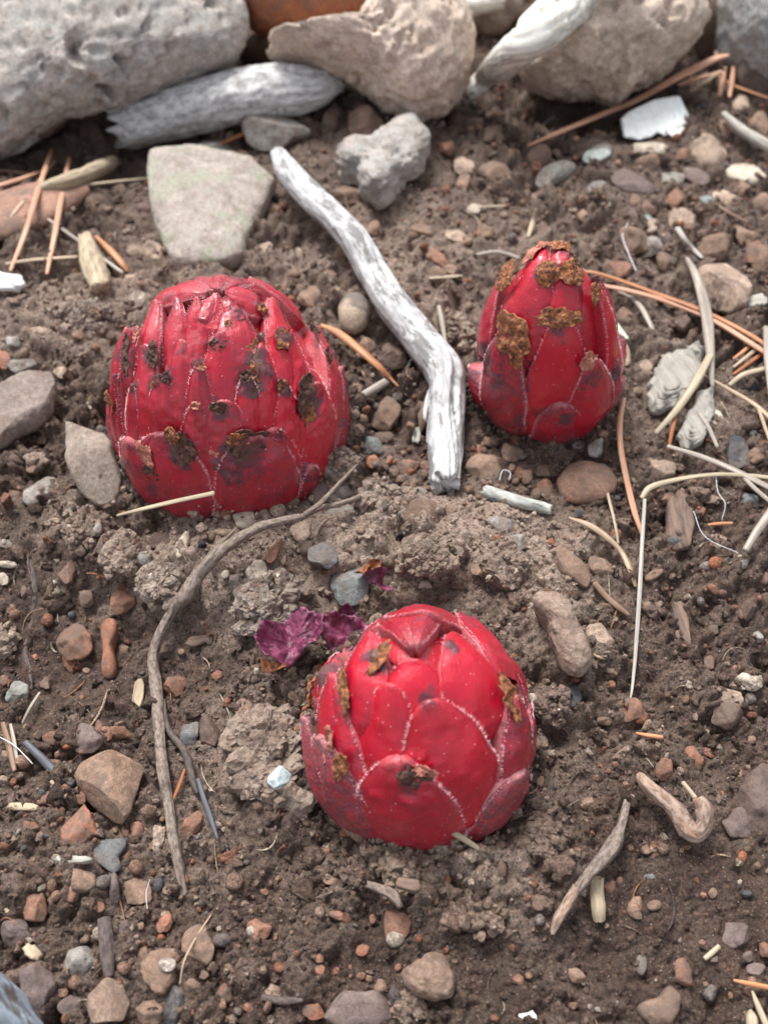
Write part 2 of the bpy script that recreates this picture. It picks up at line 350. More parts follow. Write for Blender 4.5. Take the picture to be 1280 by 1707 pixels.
# ------------------------------------------------------------------ ground
def build_ground():
    fine_v = np.linspace(1960, -40, 700); yf = np.array([plane_hit(640, v)[1] for v in fine_v])
    y = np.concatenate([[-3000, -300, -60], np.linspace(-22, -1.2, 90), yf, np.linspace(yf[-1] + .4, 70, 50), [110, 300, 3000]])
    uf = np.linspace(-1, 1, 420); ue = 1 + 1.6 * np.linspace(.012, 1, 70) ** 1.3; u = np.concatenate([[-60, -8], -ue[::-1], uf, ue, [8, 60]])
    hw = 1.28 * .433 * (np.clip(y, -1, 50) * math.cos(DEP) + 20 * math.sin(DEP))
    X = u[None, :] * hw[:, None]; Y = np.repeat(y[:, None], len(u), 1)
    x = X.ravel(); yy = Y.ravel(); z = terrain(x, yy)
    out = np.clip((np.maximum(np.abs(x), np.abs(yy)) - 60) / 40, 0, 1); z = z * (1 - out)
    add('ground', np.stack([x, yy, z], 1), gridfaces(len(y), len(u)), M_SOIL, origin=(0, 0, 0), attrs={'dry': dryness(x, yy)}, kind='structure')
build_ground()

def rand_rot(n):
    q = rng.normal(size=(n, 4)); q /= np.linalg.norm(q, axis=1, keepdims=True); a, b, c, d = q.T
    return np.stack([np.stack([1 - 2 * (c * c + d * d), 2 * (b * c - a * d), 2 * (b * d + a * c)], 1), np.stack([2 * (b * c + a * d), 1 - 2 * (b * b + d * d), 2 * (c * d - a * b)], 1),
                     np.stack([2 * (b * d - a * c), 2 * (c * d + a * b), 1 - 2 * (b * b + c * c)], 1)], 1)
def scatter(name, n, smin, smax, power, sub, lump, sink, colfn, flat=(.55, 1), clump=.6, wetcut=.75, region_bias=None, near=1.6):
    # world-uniform candidates, thinned with distance from the camera the way the eye needs fewer there
    N = n * 6; y = rng.uniform(-1.5, 46, N); hw = 1.2 * .433 * (y * math.cos(DEP) + 20 * math.sin(DEP)); x = rng.uniform(-1, 1, N) * 26; ok = np.abs(x) < hw
    d = np.sqrt(x ** 2 + y ** 2 + 400); p = (21 / d) ** near
    p *= np.clip(1 - clump + clump * 1.6 * (.5 + 1.2 * fbm2(x * .8, y * .8, 131 + sub, 3)), .05, 1.5) * (1 - wetcut * np.clip(wet_f(x, y), 0, 1))
    if region_bias is not None: p *= region_bias(x, y)
    ok &= rng.uniform(0, 1, N) < p; x, y = x[ok][:n], y[ok][:n]; n = len(x)
    s = smin * (1 - rng.uniform(0, 1, n) * (1 - (smin / smax) ** power)) ** (-1 / power)
    T, Ft = ico(sub); nv = len(T); K = 10
    shapes = []
    for k in range(K):
        v = T * (1 + lump * 1.5 * fbm3(T * 1.9 + k * 7, 200 + k, 3))[:, None] * (1 + (.20 if sub < 3 else .09) * rng.normal(size=(nv, 1)) * (lump > .3))
        if sub == 3 or (sub == 2 and lump > .3):
            for _ in range(7):
                nn = rng.normal(size=3); nn /= np.linalg.norm(nn); dd = v @ nn; v = v - np.outer(np.maximum(0, dd - np.percentile(dd, rng.uniform(70, 90))) * .9, nn)
        if sub == 3: v = v * (1 + .10 * fbm3(v * 6 + k, 300 + k, 3, .7))[:, None]
        shapes.append(v * np.array([1, rng.uniform(.65, 1), rng.uniform(*flat)]))
    S = np.array(shapes)[rng.integers(0, K, n)]
    R = rand_rot(n)
    V = np.einsum('nij,nvj->nvi', R, S) * (s / 2)[:, None, None]
    z = terrain(x, y) + s * (.5 - sink) * .8
    V += np.stack([x, y, z], 1)[:, None, :]
    Fa = (Ft[None] + (np.arange(n) * nv)[:, None, None]).reshape(-1, 3)
    col = np.repeat(colfn(x, y, n, s), nv, 0)
    add(name, V.reshape(-1, 3), Fa, M_CRUMB, origin=(0, 0, 0), col=col, kind='stuff', smooth=sub > 1)
DARK, MID, DRY = np.array([.062, .042, .033]), np.array([.145, .10, .078]), np.array([.35, .272, .215])
def crumb_col(x, y, n, s):
    d = np.clip(dryness(x, y) * 1.05 + rng.normal(.02, .24, n), 0, 1)[:, None]
    c = np.where(d < .4, DARK + (MID - DARK) * d / .4, MID + (DRY - MID) * (d - .4) / .6)
    r = rng.uniform(0, 1, n)[:, None]
    c = np.where(r < .07, np.array([.21, .105, .07]), c); c = np.where(r > .965, np.array([.30, .25, .20]), c); c = np.where((r > .93) & (r < .945), np.array([.035, .035, .042]), c)
    return c * (1 + rng.normal(0, .12, (n, 1)))
PAL = np.array([[.235, .115, .075], [.24, .15, .105], [.19, .125, .095], [.27, .195, .145], [.17, .145, .13], [.11, .115, .12], [.33, .135, .075], [.12, .085, .075], [.4, .34, .28]])
def gravel_col(x, y, n, s):
    return PAL[rng.choice(9, n, p=[.2, .2, .17, .15, .1, .05, .04, .07, .02])] * (1 + rng.normal(0, .12, (n, 1)))
grav_bias = maskfield([(1130, 330, 9, 6, 1.0), (900, 330, 6, 5, .6), (1180, 820, 4, 4, .5), (200, 1500, 4, 3, .7), (640, 750, 2, 3, .6), (900, 760, 3, 2, .5), (60, 1350, 2, 2, .5), (760, 1500, 3, 2, .2)])
scatter('soil_crumbs', 31000, .035, .19, 1.15, 1, .45, .35, crumb_col, clump=.8)
scatter('coarse_soil_crumbs', 5600, .12, .30, 1.9, 2, .6, .35, crumb_col, near=1.2, clump=.8)
scatter('large_soil_crumbs', 1250, .25, .70, 1.8, 3, .75, .42, crumb_col, near=1.0, clump=.9, wetcut=.95)
def ridge_col(x, y, n, s): return np.where(rng.uniform(0, 1, (n, 1)) < .12, np.array([.26, .16, .12]), np.array([.34, .268, .215])) * (1 + rng.normal(0, .16, (n, 1)))
scatter('dry_ridge_crumbs', 9000, .03, .16, 1.3, 1, .45, .1, ridge_col, clump=.7, wetcut=0, region_bias=lambda x, y: np.clip(dry_f(x, y) - .3, 0, 1) * 1.8, near=1.2)
scatter('fine_gravel', 2700, .10, .42, 1.7, 2, .22, .25, gravel_col, (.45, .9), .3, .4, lambda x, y: .22 + grav_bias(x, y), near=.9)

# ------------------------------------------------------------------ labels that single out
LAND = [('front red shoot', 700, 1200), ('large left red shoot', 390, 660), ('slim right red shoot', 905, 590), ('bleached branch', 690, 540), ('long bent root', 262, 1130),
        ('big tan stone', 185, 1295), ('flat square stone', 350, 350), ('pale crumbly clod', 450, 1260), ('white ridged flake', 1095, 195), ('curled root', 1130, 1360),
        ('grey forked stick', 975, 1460), ('oblong grey stone', 155, 757), ('brown round stone', 978, 805), ('weathered log', 380, 180), ('speckled twig', 860, 835),
        ('pale wrinkled chunk', 640, 265), ('heart shaped stone', 1098, 1676), ('pinkish block stone', 1206, 471), ('slate shard', 178, 1420), ('lower left tan block', 180, 1664),
        ('lumpy bottom stone', 728, 1631), ('crossing needles', 1150, 540), ('bone shaped pebble', 183, 1081), ('upright grey stalk', 1063, 1000), ('torn purple scrap', 490, 1075), ('left edge', 0, 1000), ('bottom edge', 640, 1707), ('right edge', 1280, 1100)]
USED = set()
def where(px, py, k=0, full=False):
    d = sorted((math.hypot(px - a if n not in ('bottom edge',) else 0, py - b if n not in ('left edge', 'right edge') else 0), n, a, b) for n, a, b in LAND)
    d = [t for t in d if t[0] > 22]
    def rel(t):
        D, n, a, b = t
        if n == 'bottom edge': return 'by the bottom edge'
        if n in ('left edge', 'right edge'): return 'by the ' + n
        dx, dy = px - a, py - b
        if abs(dx) > 2.2 * abs(dy): s = 'right of' if dx > 0 else 'left of'
        elif abs(dy) > 2.2 * abs(dx): s = 'below' if dy > 0 else 'above'
        else: s = ('lower ' if dy > 0 else 'upper ') + ('right of' if dx > 0 else 'left of')
        return f'{s} the {n}'
    return rel(d[k]), rel(d[k + 1])
def unique(desc, px, py):
    for k in range(5):
        a, b = where(px, py, k); words = desc.split()
        for lab in (f'{desc} {a}', f'{desc} {a}, {b}'):
            if len(lab.split()) <= 16 and lab not in USED: USED.add(lab); return lab
    a, b = where(px, py, 0); lab = f'{desc} {a} and {b}'; USED.add(lab); return lab

# ------------------------------------------------------------------ stones
def polar_outline(P, soft=True):       # closed polygon (n,2) about its centroid -> function phi -> radius
    c = P.mean(0); Q = P - c; ph = np.linspace(-math.pi, math.pi, 97 if soft else 241)[:-1]; out = []
    n = len(Q)
    for a in ph:
        d = np.array([math.cos(a), math.sin(a)]); best = 0
        for i in range(n):
            p, q = Q[i], Q[(i + 1) % n]; e = q - p; den = d[0] * e[1] - d[1] * e[0]
            if abs(den) < 1e-12: continue
            t = (p[0] * e[1] - p[1] * e[0]) / den; s = (p[0] * d[1] - p[1] * d[0]) / den
            if t > 0 and -1e-9 <= s <= 1 + 1e-9: best = max(best, t)
        out.append(best)
    out = np.array(out); k = np.array([1, 2, 3, 2, 1.]) if soft else np.array([0, .2, 1, .2, 0]); k /= k.sum(); e = np.concatenate([out[-2:], out, out[:2]]); sm = np.convolve(e, k, 'valid')
    phx = np.append(ph, math.pi); smx = np.append(sm, sm[0])
    return c, lambda a: np.interp(a, phx, smx)
def blob(c, ax, ay, az, rho, hz, sub, q=1.0, qz=1.0, lump=.08, freq=1.5, facets=0, seed=0, detail=.02):
    T, Fc = ico(sub); a, b, cc = T.T; rxy = np.sqrt(a * a + b * b); ph = np.arctan2(b, a); r = rho(ph) * np.power(rxy, q)
    L = np.stack([r * np.cos(ph), r * np.sin(ph), hz * np.sign(cc) * np.abs(cc) ** qz], 1)
    size = float(np.mean(rho(np.linspace(-3, 3, 24))))
    rs = np.random.default_rng(seed)
    for k in range(facets):
        n = rs.normal(size=3); n[2] = abs(n[2]) * 1.5 + .35; n /= np.linalg.norm(n); d = (L @ n); off = np.percentile(d, rs.uniform(76, 92))
        L = L - np.outer(np.maximum(0, d - off) * .96, n)
    U = L / size
    dirn = L / (np.linalg.norm(L, axis=1, keepdims=True) + 1e-9)
    L = L + dirn * (size * (lump * fbm3(U * freq + seed * 3.1, seed, 3) + detail * fbm3(U * freq * 5 + seed, seed + 9, 3, .65)))[:, None]
    return c + L[:, :1] * ax + L[:, 1:2] * ay + L[:, 2:] * az, Fc
X3, Y3, Z3 = np.eye(3)
def stone_ground(poly, thick=.5, sink=.25, up=0.0, sub=None, tilt=None, **kw):
    P = np.array(poly, float); c = P.mean(0); P = c + (P - c) * 1.05; g = hit(*c); sc = pxcm(g); size = math.sqrt(abs(np.ptp(P[:, 0]) * np.ptp(P[:, 1]))) * sc
    hz = size * .5 * thick; zt = float(np.mean(terrain(g[0] + np.array([0, 1, -1, 0, 0]) * size * .3, g[1] + np.array([0, 0, 0, 1, -1]) * size * .3)))
    zc = max(g[2] * .3 + zt * .7, g[2] - .1) + .05 + hz * (1 - 2 * sink) + up
    W = np.array([plane_hit(a, b, zc)[:2] for a, b in P]); cw, rho = polar_outline(W, kw.get('facets', 0) < 3 and kw.pop('soft', True))
    px = np.ptp(P[:, 0]) + np.ptp(P[:, 1]); s = sub or (5 if px > 150 else 4 if px > 62 else 3)
    ax, ay, az = X3, Y3, Z3
    if tilt:
        tx, ty = tilt; az = np.array([tx, ty, 1.0]); az /= np.linalg.norm(az); ax = X3 - az * np.dot(X3, az); ax /= np.linalg.norm(ax); ay = np.cross(az, ax)
    return blob(np.array([cw[0], cw[1], zc]), ax, ay, az, rho, hz, s, **kw), np.array([cw[0], cw[1], g[2]])
def ell(cx, cy, w, h, ang, n=14, sq=1.0, jit=0.0, rs=random):
    a = math.radians(ang); out = []
    for i in range(n):
        t = 2 * math.pi * i / n; c, s = math.cos(t), math.sin(t); m = 1 + rs.uniform(-jit, jit)
        u = abs(c) ** sq * math.copysign(1, c) * w / 2 * m; v = abs(s) ** sq * math.copysign(1, s) * h / 2 * m
        out.append((cx + u * math.cos(a) - v * math.sin(a), cy + u * math.sin(a) + v * math.cos(a)))
    return out
COL = {'r': ('rust brown', (.245, .13, .09)), 'b': ('brown', (.235, .155, .112)), 'd': ('dark brown', (.13, .088, .07)), 't': ('tan', (.37, .28, .215)), 'g': ('grey', (.26, .245, .225)),
       's': ('slate blue', (.19, .21, .21)), 'k': ('charcoal', (.055, .058, .066)), 'w': ('cream', (.55, .48, .39)), 'o': ('orange red', (.31, .145, .095)), 'm': ('mauve grey', (.165, .125, .115)), 'p': ('pale greenish', (.36, .40, .37))}
Z1 = region(0, 0, 2); Z2 = region(640, 0, 2); Z4 = region(740, 370, 2.370); ZL = region(0, 800, 2.56); ZB = region(0, 1250, 2.56); ZM = region(420, 1350, 2.56)
ZR = region(860, 1200, 3.048); ZQ = region(860, 780, 3.048); ZW = region(0, 400, 3.793); ZC = region(420, 640, 2.667); ZH = region(0, 1100, 4.877); ZK = region(440, 380, 3.556)
Z5 = region(400, 920, 2.370); Z3R = region(140, 420, 2.56)
PEB = [
 (ZL, 2.56, '290 390 90 85 -30 r A;370 505 60 75 0 b R;515 515 105 90 -20 r A;318 692 155 145 0 r R;745 880 110 80 -30 r R;195 865 50 55 0 b R;70 905 110 90 0 p A;370 810 35 30 0 b R;925 830 50 45 0 o R;305 1015 50 60 0 b R;220 1095 75 70 0 r A;425 1050 40 50 0 r R;370 1110 130 110 0 m A;815 1080 75 120 20 s A;895 1080 95 150 5 d A;1045 970 90 70 -20 b F;530 725 50 60 0 b A;180 50 160 90 -30 g F;60 65 60 50 0 r R;400 180 60 60 0 b R;345 262 45 40 0 b R;615 335 65 60 0 g R;560 345 60 50 0 t R;690 250 110 70 0 d A;780 275 45 120 20 w L;1055 165 100 80 0 w A;1090 380 100 95 20 w A;960 400 40 40 0 w R;1170 300 45 110 25 r L;970 228 150 28 0 t L;20 275 60 40 0 g F;30 360 90 25 0 w L;20 420 40 60 0 w A;790 120 80 62 0 s F;450 1085 60 60 0 r A;150 755 30 25 0 o R;20 855 45 40 0 r R;450 100 70 40 0 b F;660 790 30 30 0 b R;1130 325 40 30 0 r R;410 205 60 70 0 g R;350 1000 40 35 0 d R;105 480 30 60 0 d L;1180 150 90 40 0 t F'),
 (ZQ, 3.048, '155 105 100 80 0 r A;50 40 80 70 0 b R;330 360 70 60 0 b R;430 500 130 80 20 b F;320 235 60 40 0 k A;280 505 250 105 37 b F;415 860 160 140 20 t R;270 1160 115 130 0 k A;570 1230 145 115 0 r A;450 1280 80 60 0 b R;1080 1260 190 110 10 d R;1195 1080 190 90 -10 w R;1080 1170 150 100 25 t F;1190 1170 60 60 0 g R;980 990 65 75 0 r R;1110 1020 35 35 0 o R;1210 855 80 80 0 g A;1190 700 100 130 0 d A;1160 490 60 45 0 g R;1260 560 50 70 0 r R;1240 450 60 45 20 r F;660 705 40 70 0 b R;1020 370 110 80 0 t F;770 150 150 60 10 r A;850 150 90 70 0 b R;1000 160 110 40 5 t F;930 215 60 60 0 r R;700 540 100 45 -30 b F;1190 170 130 60 20 s L;880 660 60 35 10 b F;1140 1110 60 35 0 w R;490 1175 50 30 0 g R;540 90 60 90 0 d A;480 1040 70 50 0 b R;1000 515 35 30 0 o R;1005 815 60 60 0 d R'),
 (ZR, 3.048, '765 255 120 110 0 r R;905 185 120 75 50 o R;1195 100 45 50 0 b R;1135 275 40 40 0 r R;505 230 50 35 0 r R;1140 520 170 150 -20 m F;360 425 80 75 0 b R;105 540 90 90 0 d R;120 310 70 60 0 b R;475 845 60 75 0 r R;525 815 35 35 0 r R;615 955 105 110 0 b R;700 940 70 60 0 b R;680 795 65 28 0 s A;1120 1090 130 140 0 m A;1270 1150 80 110 0 r A;1180 1205 60 60 0 m R;1215 1275 100 80 0 m R;985 1385 80 80 0 k R;1200 1370 90 80 0 r R;850 1290 80 140 -15 r A;305 1300 105 65 35 b R;638 1240 50 110 5 p F;945 1130 35 30 0 r R;1005 1215 45 45 0 m R;10 1325 60 60 0 r R;290 1455 50 45 0 r R;165 745 70 65 0 b R;425 1470 60 30 0 g F;120 925 90 80 0 b R;660 660 60 45 0 b R;950 890 30 30 0 r R;1000 875 50 60 20 b A;1225 740 35 35 0 b R;960 1340 30 30 0 r R;315 660 30 40 0 r R;1090 1400 30 40 0 r A'),
 (ZM, 2.56, '615 490 110 150 0 r R;385 455 120 40 12 r L;470 600 60 50 0 o R;285 630 50 40 0 o A;290 680 42 40 0 o A;625 672 30 30 0 o R;450 90 150 70 38 b L;400 265 60 60 0 r R;345 300 80 50 0 b R;310 205 70 75 0 r A;1215 75 80 70 0 r R;1060 150 40 40 0 b R;965 290 30 40 0 r R;1055 435 60 60 0 r R;455 850 300 150 0 m F;260 860 90 70 0 o A;30 510 100 110 0 r R;100 540 30 30 0 r R;550 750 60 60 0 b R;465 710 45 35 0 r R;1140 725 50 50 0 b R;50 350 45 30 0 r R;425 350 40 35 0 r R;640 245 40 40 0 b R;515 465 30 45 15 r R;1060 270 45 110 5 b L;1235 195 90 50 0 b A;775 385 40 50 0 r R;720 655 60 50 0 b R;600 855 25 25 0 b R;645 270 25 25 0 t R;610 790 60 80 0 k A;100 940 25 25 0 o R'),
 (ZH, 4.877, '955 590 180 120 0 r A;720 660 230 190 20 m A;415 620 150 140 0 r A;585 470 95 110 0 b R;815 540 70 110 0 b R;35 165 70 60 0 r R;670 310 42 45 0 o R;630 1395 255 385 -8 o A;430 1120 190 120 -8 r A;190 1100 110 120 0 d A;460 1240 140 90 -20 r A;240 1370 200 120 0 r A;1115 1380 130 130 0 r R;1020 1410 60 70 0 r R;655 1100 70 140 0 r A;150 945 90 70 0 b A;30 985 80 80 0 t F;1060 960 80 80 0 d R;1240 1510 70 60 0 b R;260 1620 70 50 0 b R;240 1090 60 70 0 d R;690 515 45 45 0 r R;480 530 50 50 0 b R;215 545 50 50 0 b R'),
 (ZB, 2.56, '350 550 115 120 0 b R;305 610 70 85 0 r R;145 665 120 135 -10 r R;35 595 80 90 0 r R;5 535 45 40 0 t R;420 672 65 45 0 r R;702 742 85 62 -50 o R;580 600 120 130 0 b A;525 770 70 90 0 m R;65 790 130 150 0 m R;345 905 150 190 15 g A;170 1045 150 250 -12 m A;315 1105 120 120 0 m R;700 950 170 170 -20 b A;815 1015 90 75 0 b R;840 840 140 170 0 b A;740 1090 75 200 5 k A;610 885 55 90 0 b A;960 1045 80 80 0 d R;985 935 58 34 40 o L;1030 910 60 60 0 d R;640 1120 120 110 0 b R;820 315 75 140 25 r R;1100 760 80 90 0 r R;640 400 120 50 0 s F;870 960 40 40 0 b R;155 780 45 85 0 r A;235 630 80 45 -10 b F;490 600 40 150 0 m L;600 750 35 40 0 b R;270 1030 40 50 0 r A;715 600 40 40 0 b R;1060 1100 50 40 0 o R;40 30 60 50 0 b A'),
 (ZC, 2.667, '590 130 130 140 0 b R;525 272 125 75 15 s R;535 340 55 65 0 o R;612 340 30 50 0 o R;770 365 40 45 0 o R;710 185 45 35 0 r R;700 370 90 80 0 r R;585 235 80 50 0 d F;760 150 45 110 0 b R;1030 375 150 150 0 b R;1155 300 90 80 0 b R;1050 255 110 35 5 b F;1005 290 50 40 0 r R;1010 75 40 40 0 b R;1210 400 70 60 0 b R;1155 375 40 40 0 b R;1065 545 80 100 10 t A;1175 712 85 80 0 g A;1150 810 105 150 0 t A;785 765 45 45 0 t R;775 812 45 50 0 t R;765 890 85 40 0 w A;350 390 70 60 0 g R;405 477 105 60 0 k A;300 475 140 110 0 m A;215 650 90 90 0 t R;315 745 120 140 30 s A;110 745 50 125 25 r L;430 890 190 160 10 s A;760 570 200 100 0 b A;720 480 110 60 10 g F;160 520 100 45 0 b F;400 580 130 80 0 g F;1110 630 150 60 12 g F;870 560 80 40 0 b F;750 240 50 45 0 d R;640 60 60 40 0 k R;650 420 60 35 0 b R;960 470 50 40 0 b R;345 350 40 40 0 b R;240 720 60 90 0 d L;1000 820 60 60 0 b R;500 185 30 35 0 b R'),
 (Z4, 2.370, '270 900 90 70 0 b R;700 510 55 120 -15 t L;795 570 50 50 0 t R;760 665 40 60 0 b A;860 975 125 120 0 t A;1160 900 85 150 10 k R;1055 770 80 75 -30 w A;1240 920 70 60 0 b A;598 888 60 75 0 g R;760 62 125 110 0 b R;815 95 85 62 0 g R;880 150 80 80 0 b R;1070 95 110 90 0 b R;1190 50 115 75 15 b R;1268 150 100 110 0 b R;690 185 100 65 0 r A;1060 280 30 30 0 w R;400 980 70 60 0 d R;300 990 60 50 0 r R;530 880 60 30 0 g F;940 400 60 50 0 d A;720 370 90 50 0 b A;1080 1100 50 60 0 m L'),
 (Z2, 2, '265 555 70 52 15 t R;265 605 45 45 0 b R;370 585 115 62 20 b L;520 520 75 75 0 b R;570 580 140 50 -20 g L;712 515 100 45 -20 p L;875 492 140 45 0 w F;710 640 75 70 25 g F;820 607 155 50 20 m F;875 540 70 40 0 b R;955 600 90 42 0 g F;1090 512 140 80 25 t R;1212 580 135 58 0 w F;1190 345 50 50 0 t R;995 515 50 35 0 r R;840 665 50 50 0 b R;885 692 60 42 0 r R;965 662 60 60 20 r R;870 730 60 42 0 p A;1000 728 110 65 0 t A;1075 670 60 55 0 s R;1130 660 90 40 0 t F;300 690 50 48 0 w R;245 790 85 42 30 t F;130 770 70 75 0 b A;340 770 60 48 0 b R;180 860 75 45 25 r R;365 445 90 48 0 d R;430 515 45 35 0 b R;210 490 60 40 20 r R;1040 590 90 40 20 m F;1150 430 90 50 40 b F;510 650 40 36 0 b R;1250 420 70 60 0 b R;180 920 60 45 0 b R;660 720 50 40 0 b R;300 420 60 60 0 d R;1230 840 80 60 0 r R;830 790 80 70 0 r R;1260 680 60 50 0 b R;590 520 70 30 40 b F;1190 620 60 36 0 b R;940 790 60 40 0 m R'),
 (Z1, 2, '930 428 225 82 -4 g A;1095 402 70 88 0 d A;1212 412 150 118 10 b A;1165 652 110 85 10 b A;820 775 40 48 0 r R;450 832 60 46 0 t R;512 835 75 48 0 t R;910 690 50 40 0 b R;700 500 160 60 0 g A;880 835 65 40 -25 t F;1240 760 50 50 0 b R;480 690 50 40 0 d R;230 690 45 40 0 t A;400 640 60 45 0 d R;1140 850 60 50 0 b R;300 790 70 50 0 d R'),
 (ZW, 3.793, '20 745 90 115 0 o A;140 790 180 95 0 g R;540 450 60 60 0 w R;250 578 140 45 5 t F;862 372 120 120 0 w R;820 248 130 85 0 t R;640 342 150 90 0 b A;310 1170 140 130 0 r R;560 1045 70 40 20 w R;440 930 50 50 0 b R;440 375 90 90 0 t A;600 480 60 60 0 b R;380 840 90 60 0 t A;100 640 120 60 0 g R;640 560 70 60 0 t R;480 1420 90 60 0 b R;210 1440 110 70 0 b A;90 1380 130 110 0 d R;700 600 60 60 0 d R;500 600 80 50 0 b A;260 1260 80 60 0 d A'),
 (ZK, 3.556, '765 750 190 145 0 d R;610 700 120 120 0 b A;595 870 70 70 0 b R;260 390 140 110 0 b A;140 333 90 58 -25 o A;1000 225 90 75 0 b R;1120 242 110 62 0 b R;1248 890 58 110 8 w R;700 1240 90 70 0 b A;890 870 60 55 0 b R;400 270 70 60 0 b A;180 260 80 60 0 b R;870 1150 60 55 0 r R;210 150 35 70 -10 t L;420 380 50 60 15 t F;1260 1010 50 60 0 b R;960 1130 60 80 0 b R')]
def pebble(cx, cy, w, h, ang, c, sh, name='pebble', desc=None, mat_=None, col=None, **kw):
    rs = random.Random(int(cx * 31 + cy * 7)); size = math.sqrt(w * h)
    opt = dict(R=dict(sq=1.0, jit=.10, thick=.68, q=.92, qz=.95, lump=.2, facets=6), A=dict(sq=.8, jit=.2, thick=.6, q=.75, qz=.8, lump=.15, facets=8),
               F=dict(sq=.85, jit=.12, thick=.3, q=.62, qz=.8, lump=.10, facets=2), L=dict(sq=.9, jit=.07, thick=.6, q=.9, qz=1, lump=.10, facets=2))[sh]
    poly = ell(cx, cy, w, h, ang, 11 if sh == 'A' else 16, opt.pop('sq'), opt.pop('jit'), rs)
    cn, cc = COL[c]; j = rs.uniform(.85, 1.15); cc = tuple(x * j for x in (col or cc)); opt.update(kw)
    big = 'tiny' if size < 16 else 'small' if size < 28 else 'medium' if size < 48 else 'large'
    shape = {'R': 'rounded', 'A': 'angular', 'F': 'flat', 'L': 'elongated'}[sh]
    (V, Fc), org = stone_ground(poly, sink=opt.pop('sink', .16 + .2 * rs.random()), seed=rs.randint(0, 9999), tilt=(rs.uniform(-.15, .15), rs.uniform(-.25, .1)), **opt)
    o = add(name, V, Fc, mat_ or (M_SLATE if c in 'skp' else M_STONE), origin=org, tint=cc, category='pebble' if size < 48 else 'stone')
    o['label'] = unique(desc or f'{big} {shape} {cn} ' + ('pebble' if size < 48 else 'stone'), cx, cy); o['group'] = 'pebbles and stones strewn on the soil'
    return o
seen = []
for R_, s_, txt in PEB:
    for it in txt.split(';'):
        f = it.split(); x, y, w_, h_, a_ = map(float, f[:5]); cx, cy = R_(x, y); w_ /= s_; h_ /= s_
        if any(math.hypot(cx - p[0], cy - p[1]) < .42 * max(min(w_, h_), p[2]) for p in seen): continue
        seen.append((cx, cy, min(w_, h_))); pebble(cx, cy, w_, h_, a_, f[5], f[6])

def special(name, label, cat, poly, m, tint, group=None, **kw):
    (V, Fc), org = stone_ground(poly, **kw)
    o = add(name, V, Fc, m, origin=org, tint=tint, label=label, category=cat)
    if group: o['group'] = group
    return o
G_ST = 'pebbles and stones strewn on the soil'
zp = lambda R_, L: [R_(*p) for p in L]
special('stone', 'big tan stone tapering to a point, lower left of the pale clod', 'stone', zp(ZH, [(1050, 630), (1170, 680), (1150, 850), (1100, 1030), (1050, 1220), (960, 1330), (880, 1300), (790, 1230), (720, 1190), (670, 1080), (630, 960), (680, 860), (760, 760), (860, 690), (950, 640)]),
        M_STONE, (.29, .19, .135), G_ST, thick=.42, q=.7, qz=.75, lump=.06, facets=4, seed=5, sink=.15)
special('stone', 'flat squarish olive grey stone behind the large left red shoot', 'stone', [(258, 272), (330, 266), (420, 283), (457, 315), (440, 345), (408, 395), (405, 415), (378, 428), (295, 430), (275, 400), (258, 350), (253, 305)],
        M_FLAT, (.38, .33, .295), G_ST, thick=.22, q=.35, qz=.6, lump=.03, seed=3, sink=.1, tilt=(0, -.12), detail=.03, soft=False, sub=6)
special('stone', 'pale grey wrinkled chunk behind the bleached branch tip', 'stone', [(563, 258), (620, 240), (660, 215), (690, 207), (711, 235), (700, 275), (665, 305), (640, 332), (610, 325), (598, 290), (568, 282)],
        M_ROCK, (.36, .335, .31), G_ST, thick=.5, q=.7, qz=.8, lump=.22, freq=2.2, seed=8, sink=.1, sub=5, detail=.09)
special('stone', 'smooth mauve grey oblong stone cut by the left edge of the photo', 'stone', [(-50, 690), (-30, 650), (10, 632), (50, 622), (85, 624), (92, 642), (82, 680), (50, 712), (0, 740), (-40, 745)], M_STONE, (.24, .20, .175), G_ST, thick=.45, q=.7, qz=.85, lump=.09, facets=5, detail=.035, sub=5, seed=4, sink=.1)
special('stone', 'oblong grey stone standing against the left side of the large red shoot', 'stone', [(112, 700), (120, 682), (145, 688), (165, 715), (190, 750), (203, 800), (192, 825), (160, 834), (130, 812), (112, 770)], M_STONE, (.29, .24, .20), G_ST, thick=.7, q=.85, qz=.9, lump=.10, facets=4, detail=.035, seed=6, sink=.12, up=.15, sub=4)
special('stone', 'large brown round stone in front of the slim right red shoot', 'stone', ell(978, 806, 98, 68, 0), M_STONE, (.25, .15, .108), G_ST, thick=.5, lump=.10, seed=12, sink=.25, sub=4)
special('stone', 'pinkish tan block stone beyond the crossing pine needles', 'stone', zp(region(1000, 380, 4.571), [(760, 290), (850, 240), (960, 280), (1090, 380), (1140, 480), (1100, 600), (1000, 620), (880, 580), (800, 570), (750, 420)]), M_STONE, (.42, .31, .24), G_ST, thick=.6, q=.75, qz=.8, lump=.05, facets=4, seed=15, sink=.1)
special('stone', 'slate shard with a sharp corner below the big tan stone', 'stone', zp(ZH, [(720, 1560), (780, 1470), (1030, 1455), (1020, 1530), (960, 1600), (990, 1690), (920, 1740), (830, 1670), (740, 1610)]), M_SLATE, (.14, .145, .145), G_ST, thick=.2, q=.4, lump=.03, seed=16, sink=-.2, soft=False)
special('stone', 'tan angular block stone at the lower left corner', 'stone', zp(ZB, [(410, 950), (520, 1000), (550, 1080), (520, 1150), (400, 1165), (375, 1080), (385, 1000)]), M_STONE, (.29, .205, .155), G_ST, thick=.6, q=.7, qz=.75, lump=.06, facets=7, seed=17, sink=.1)
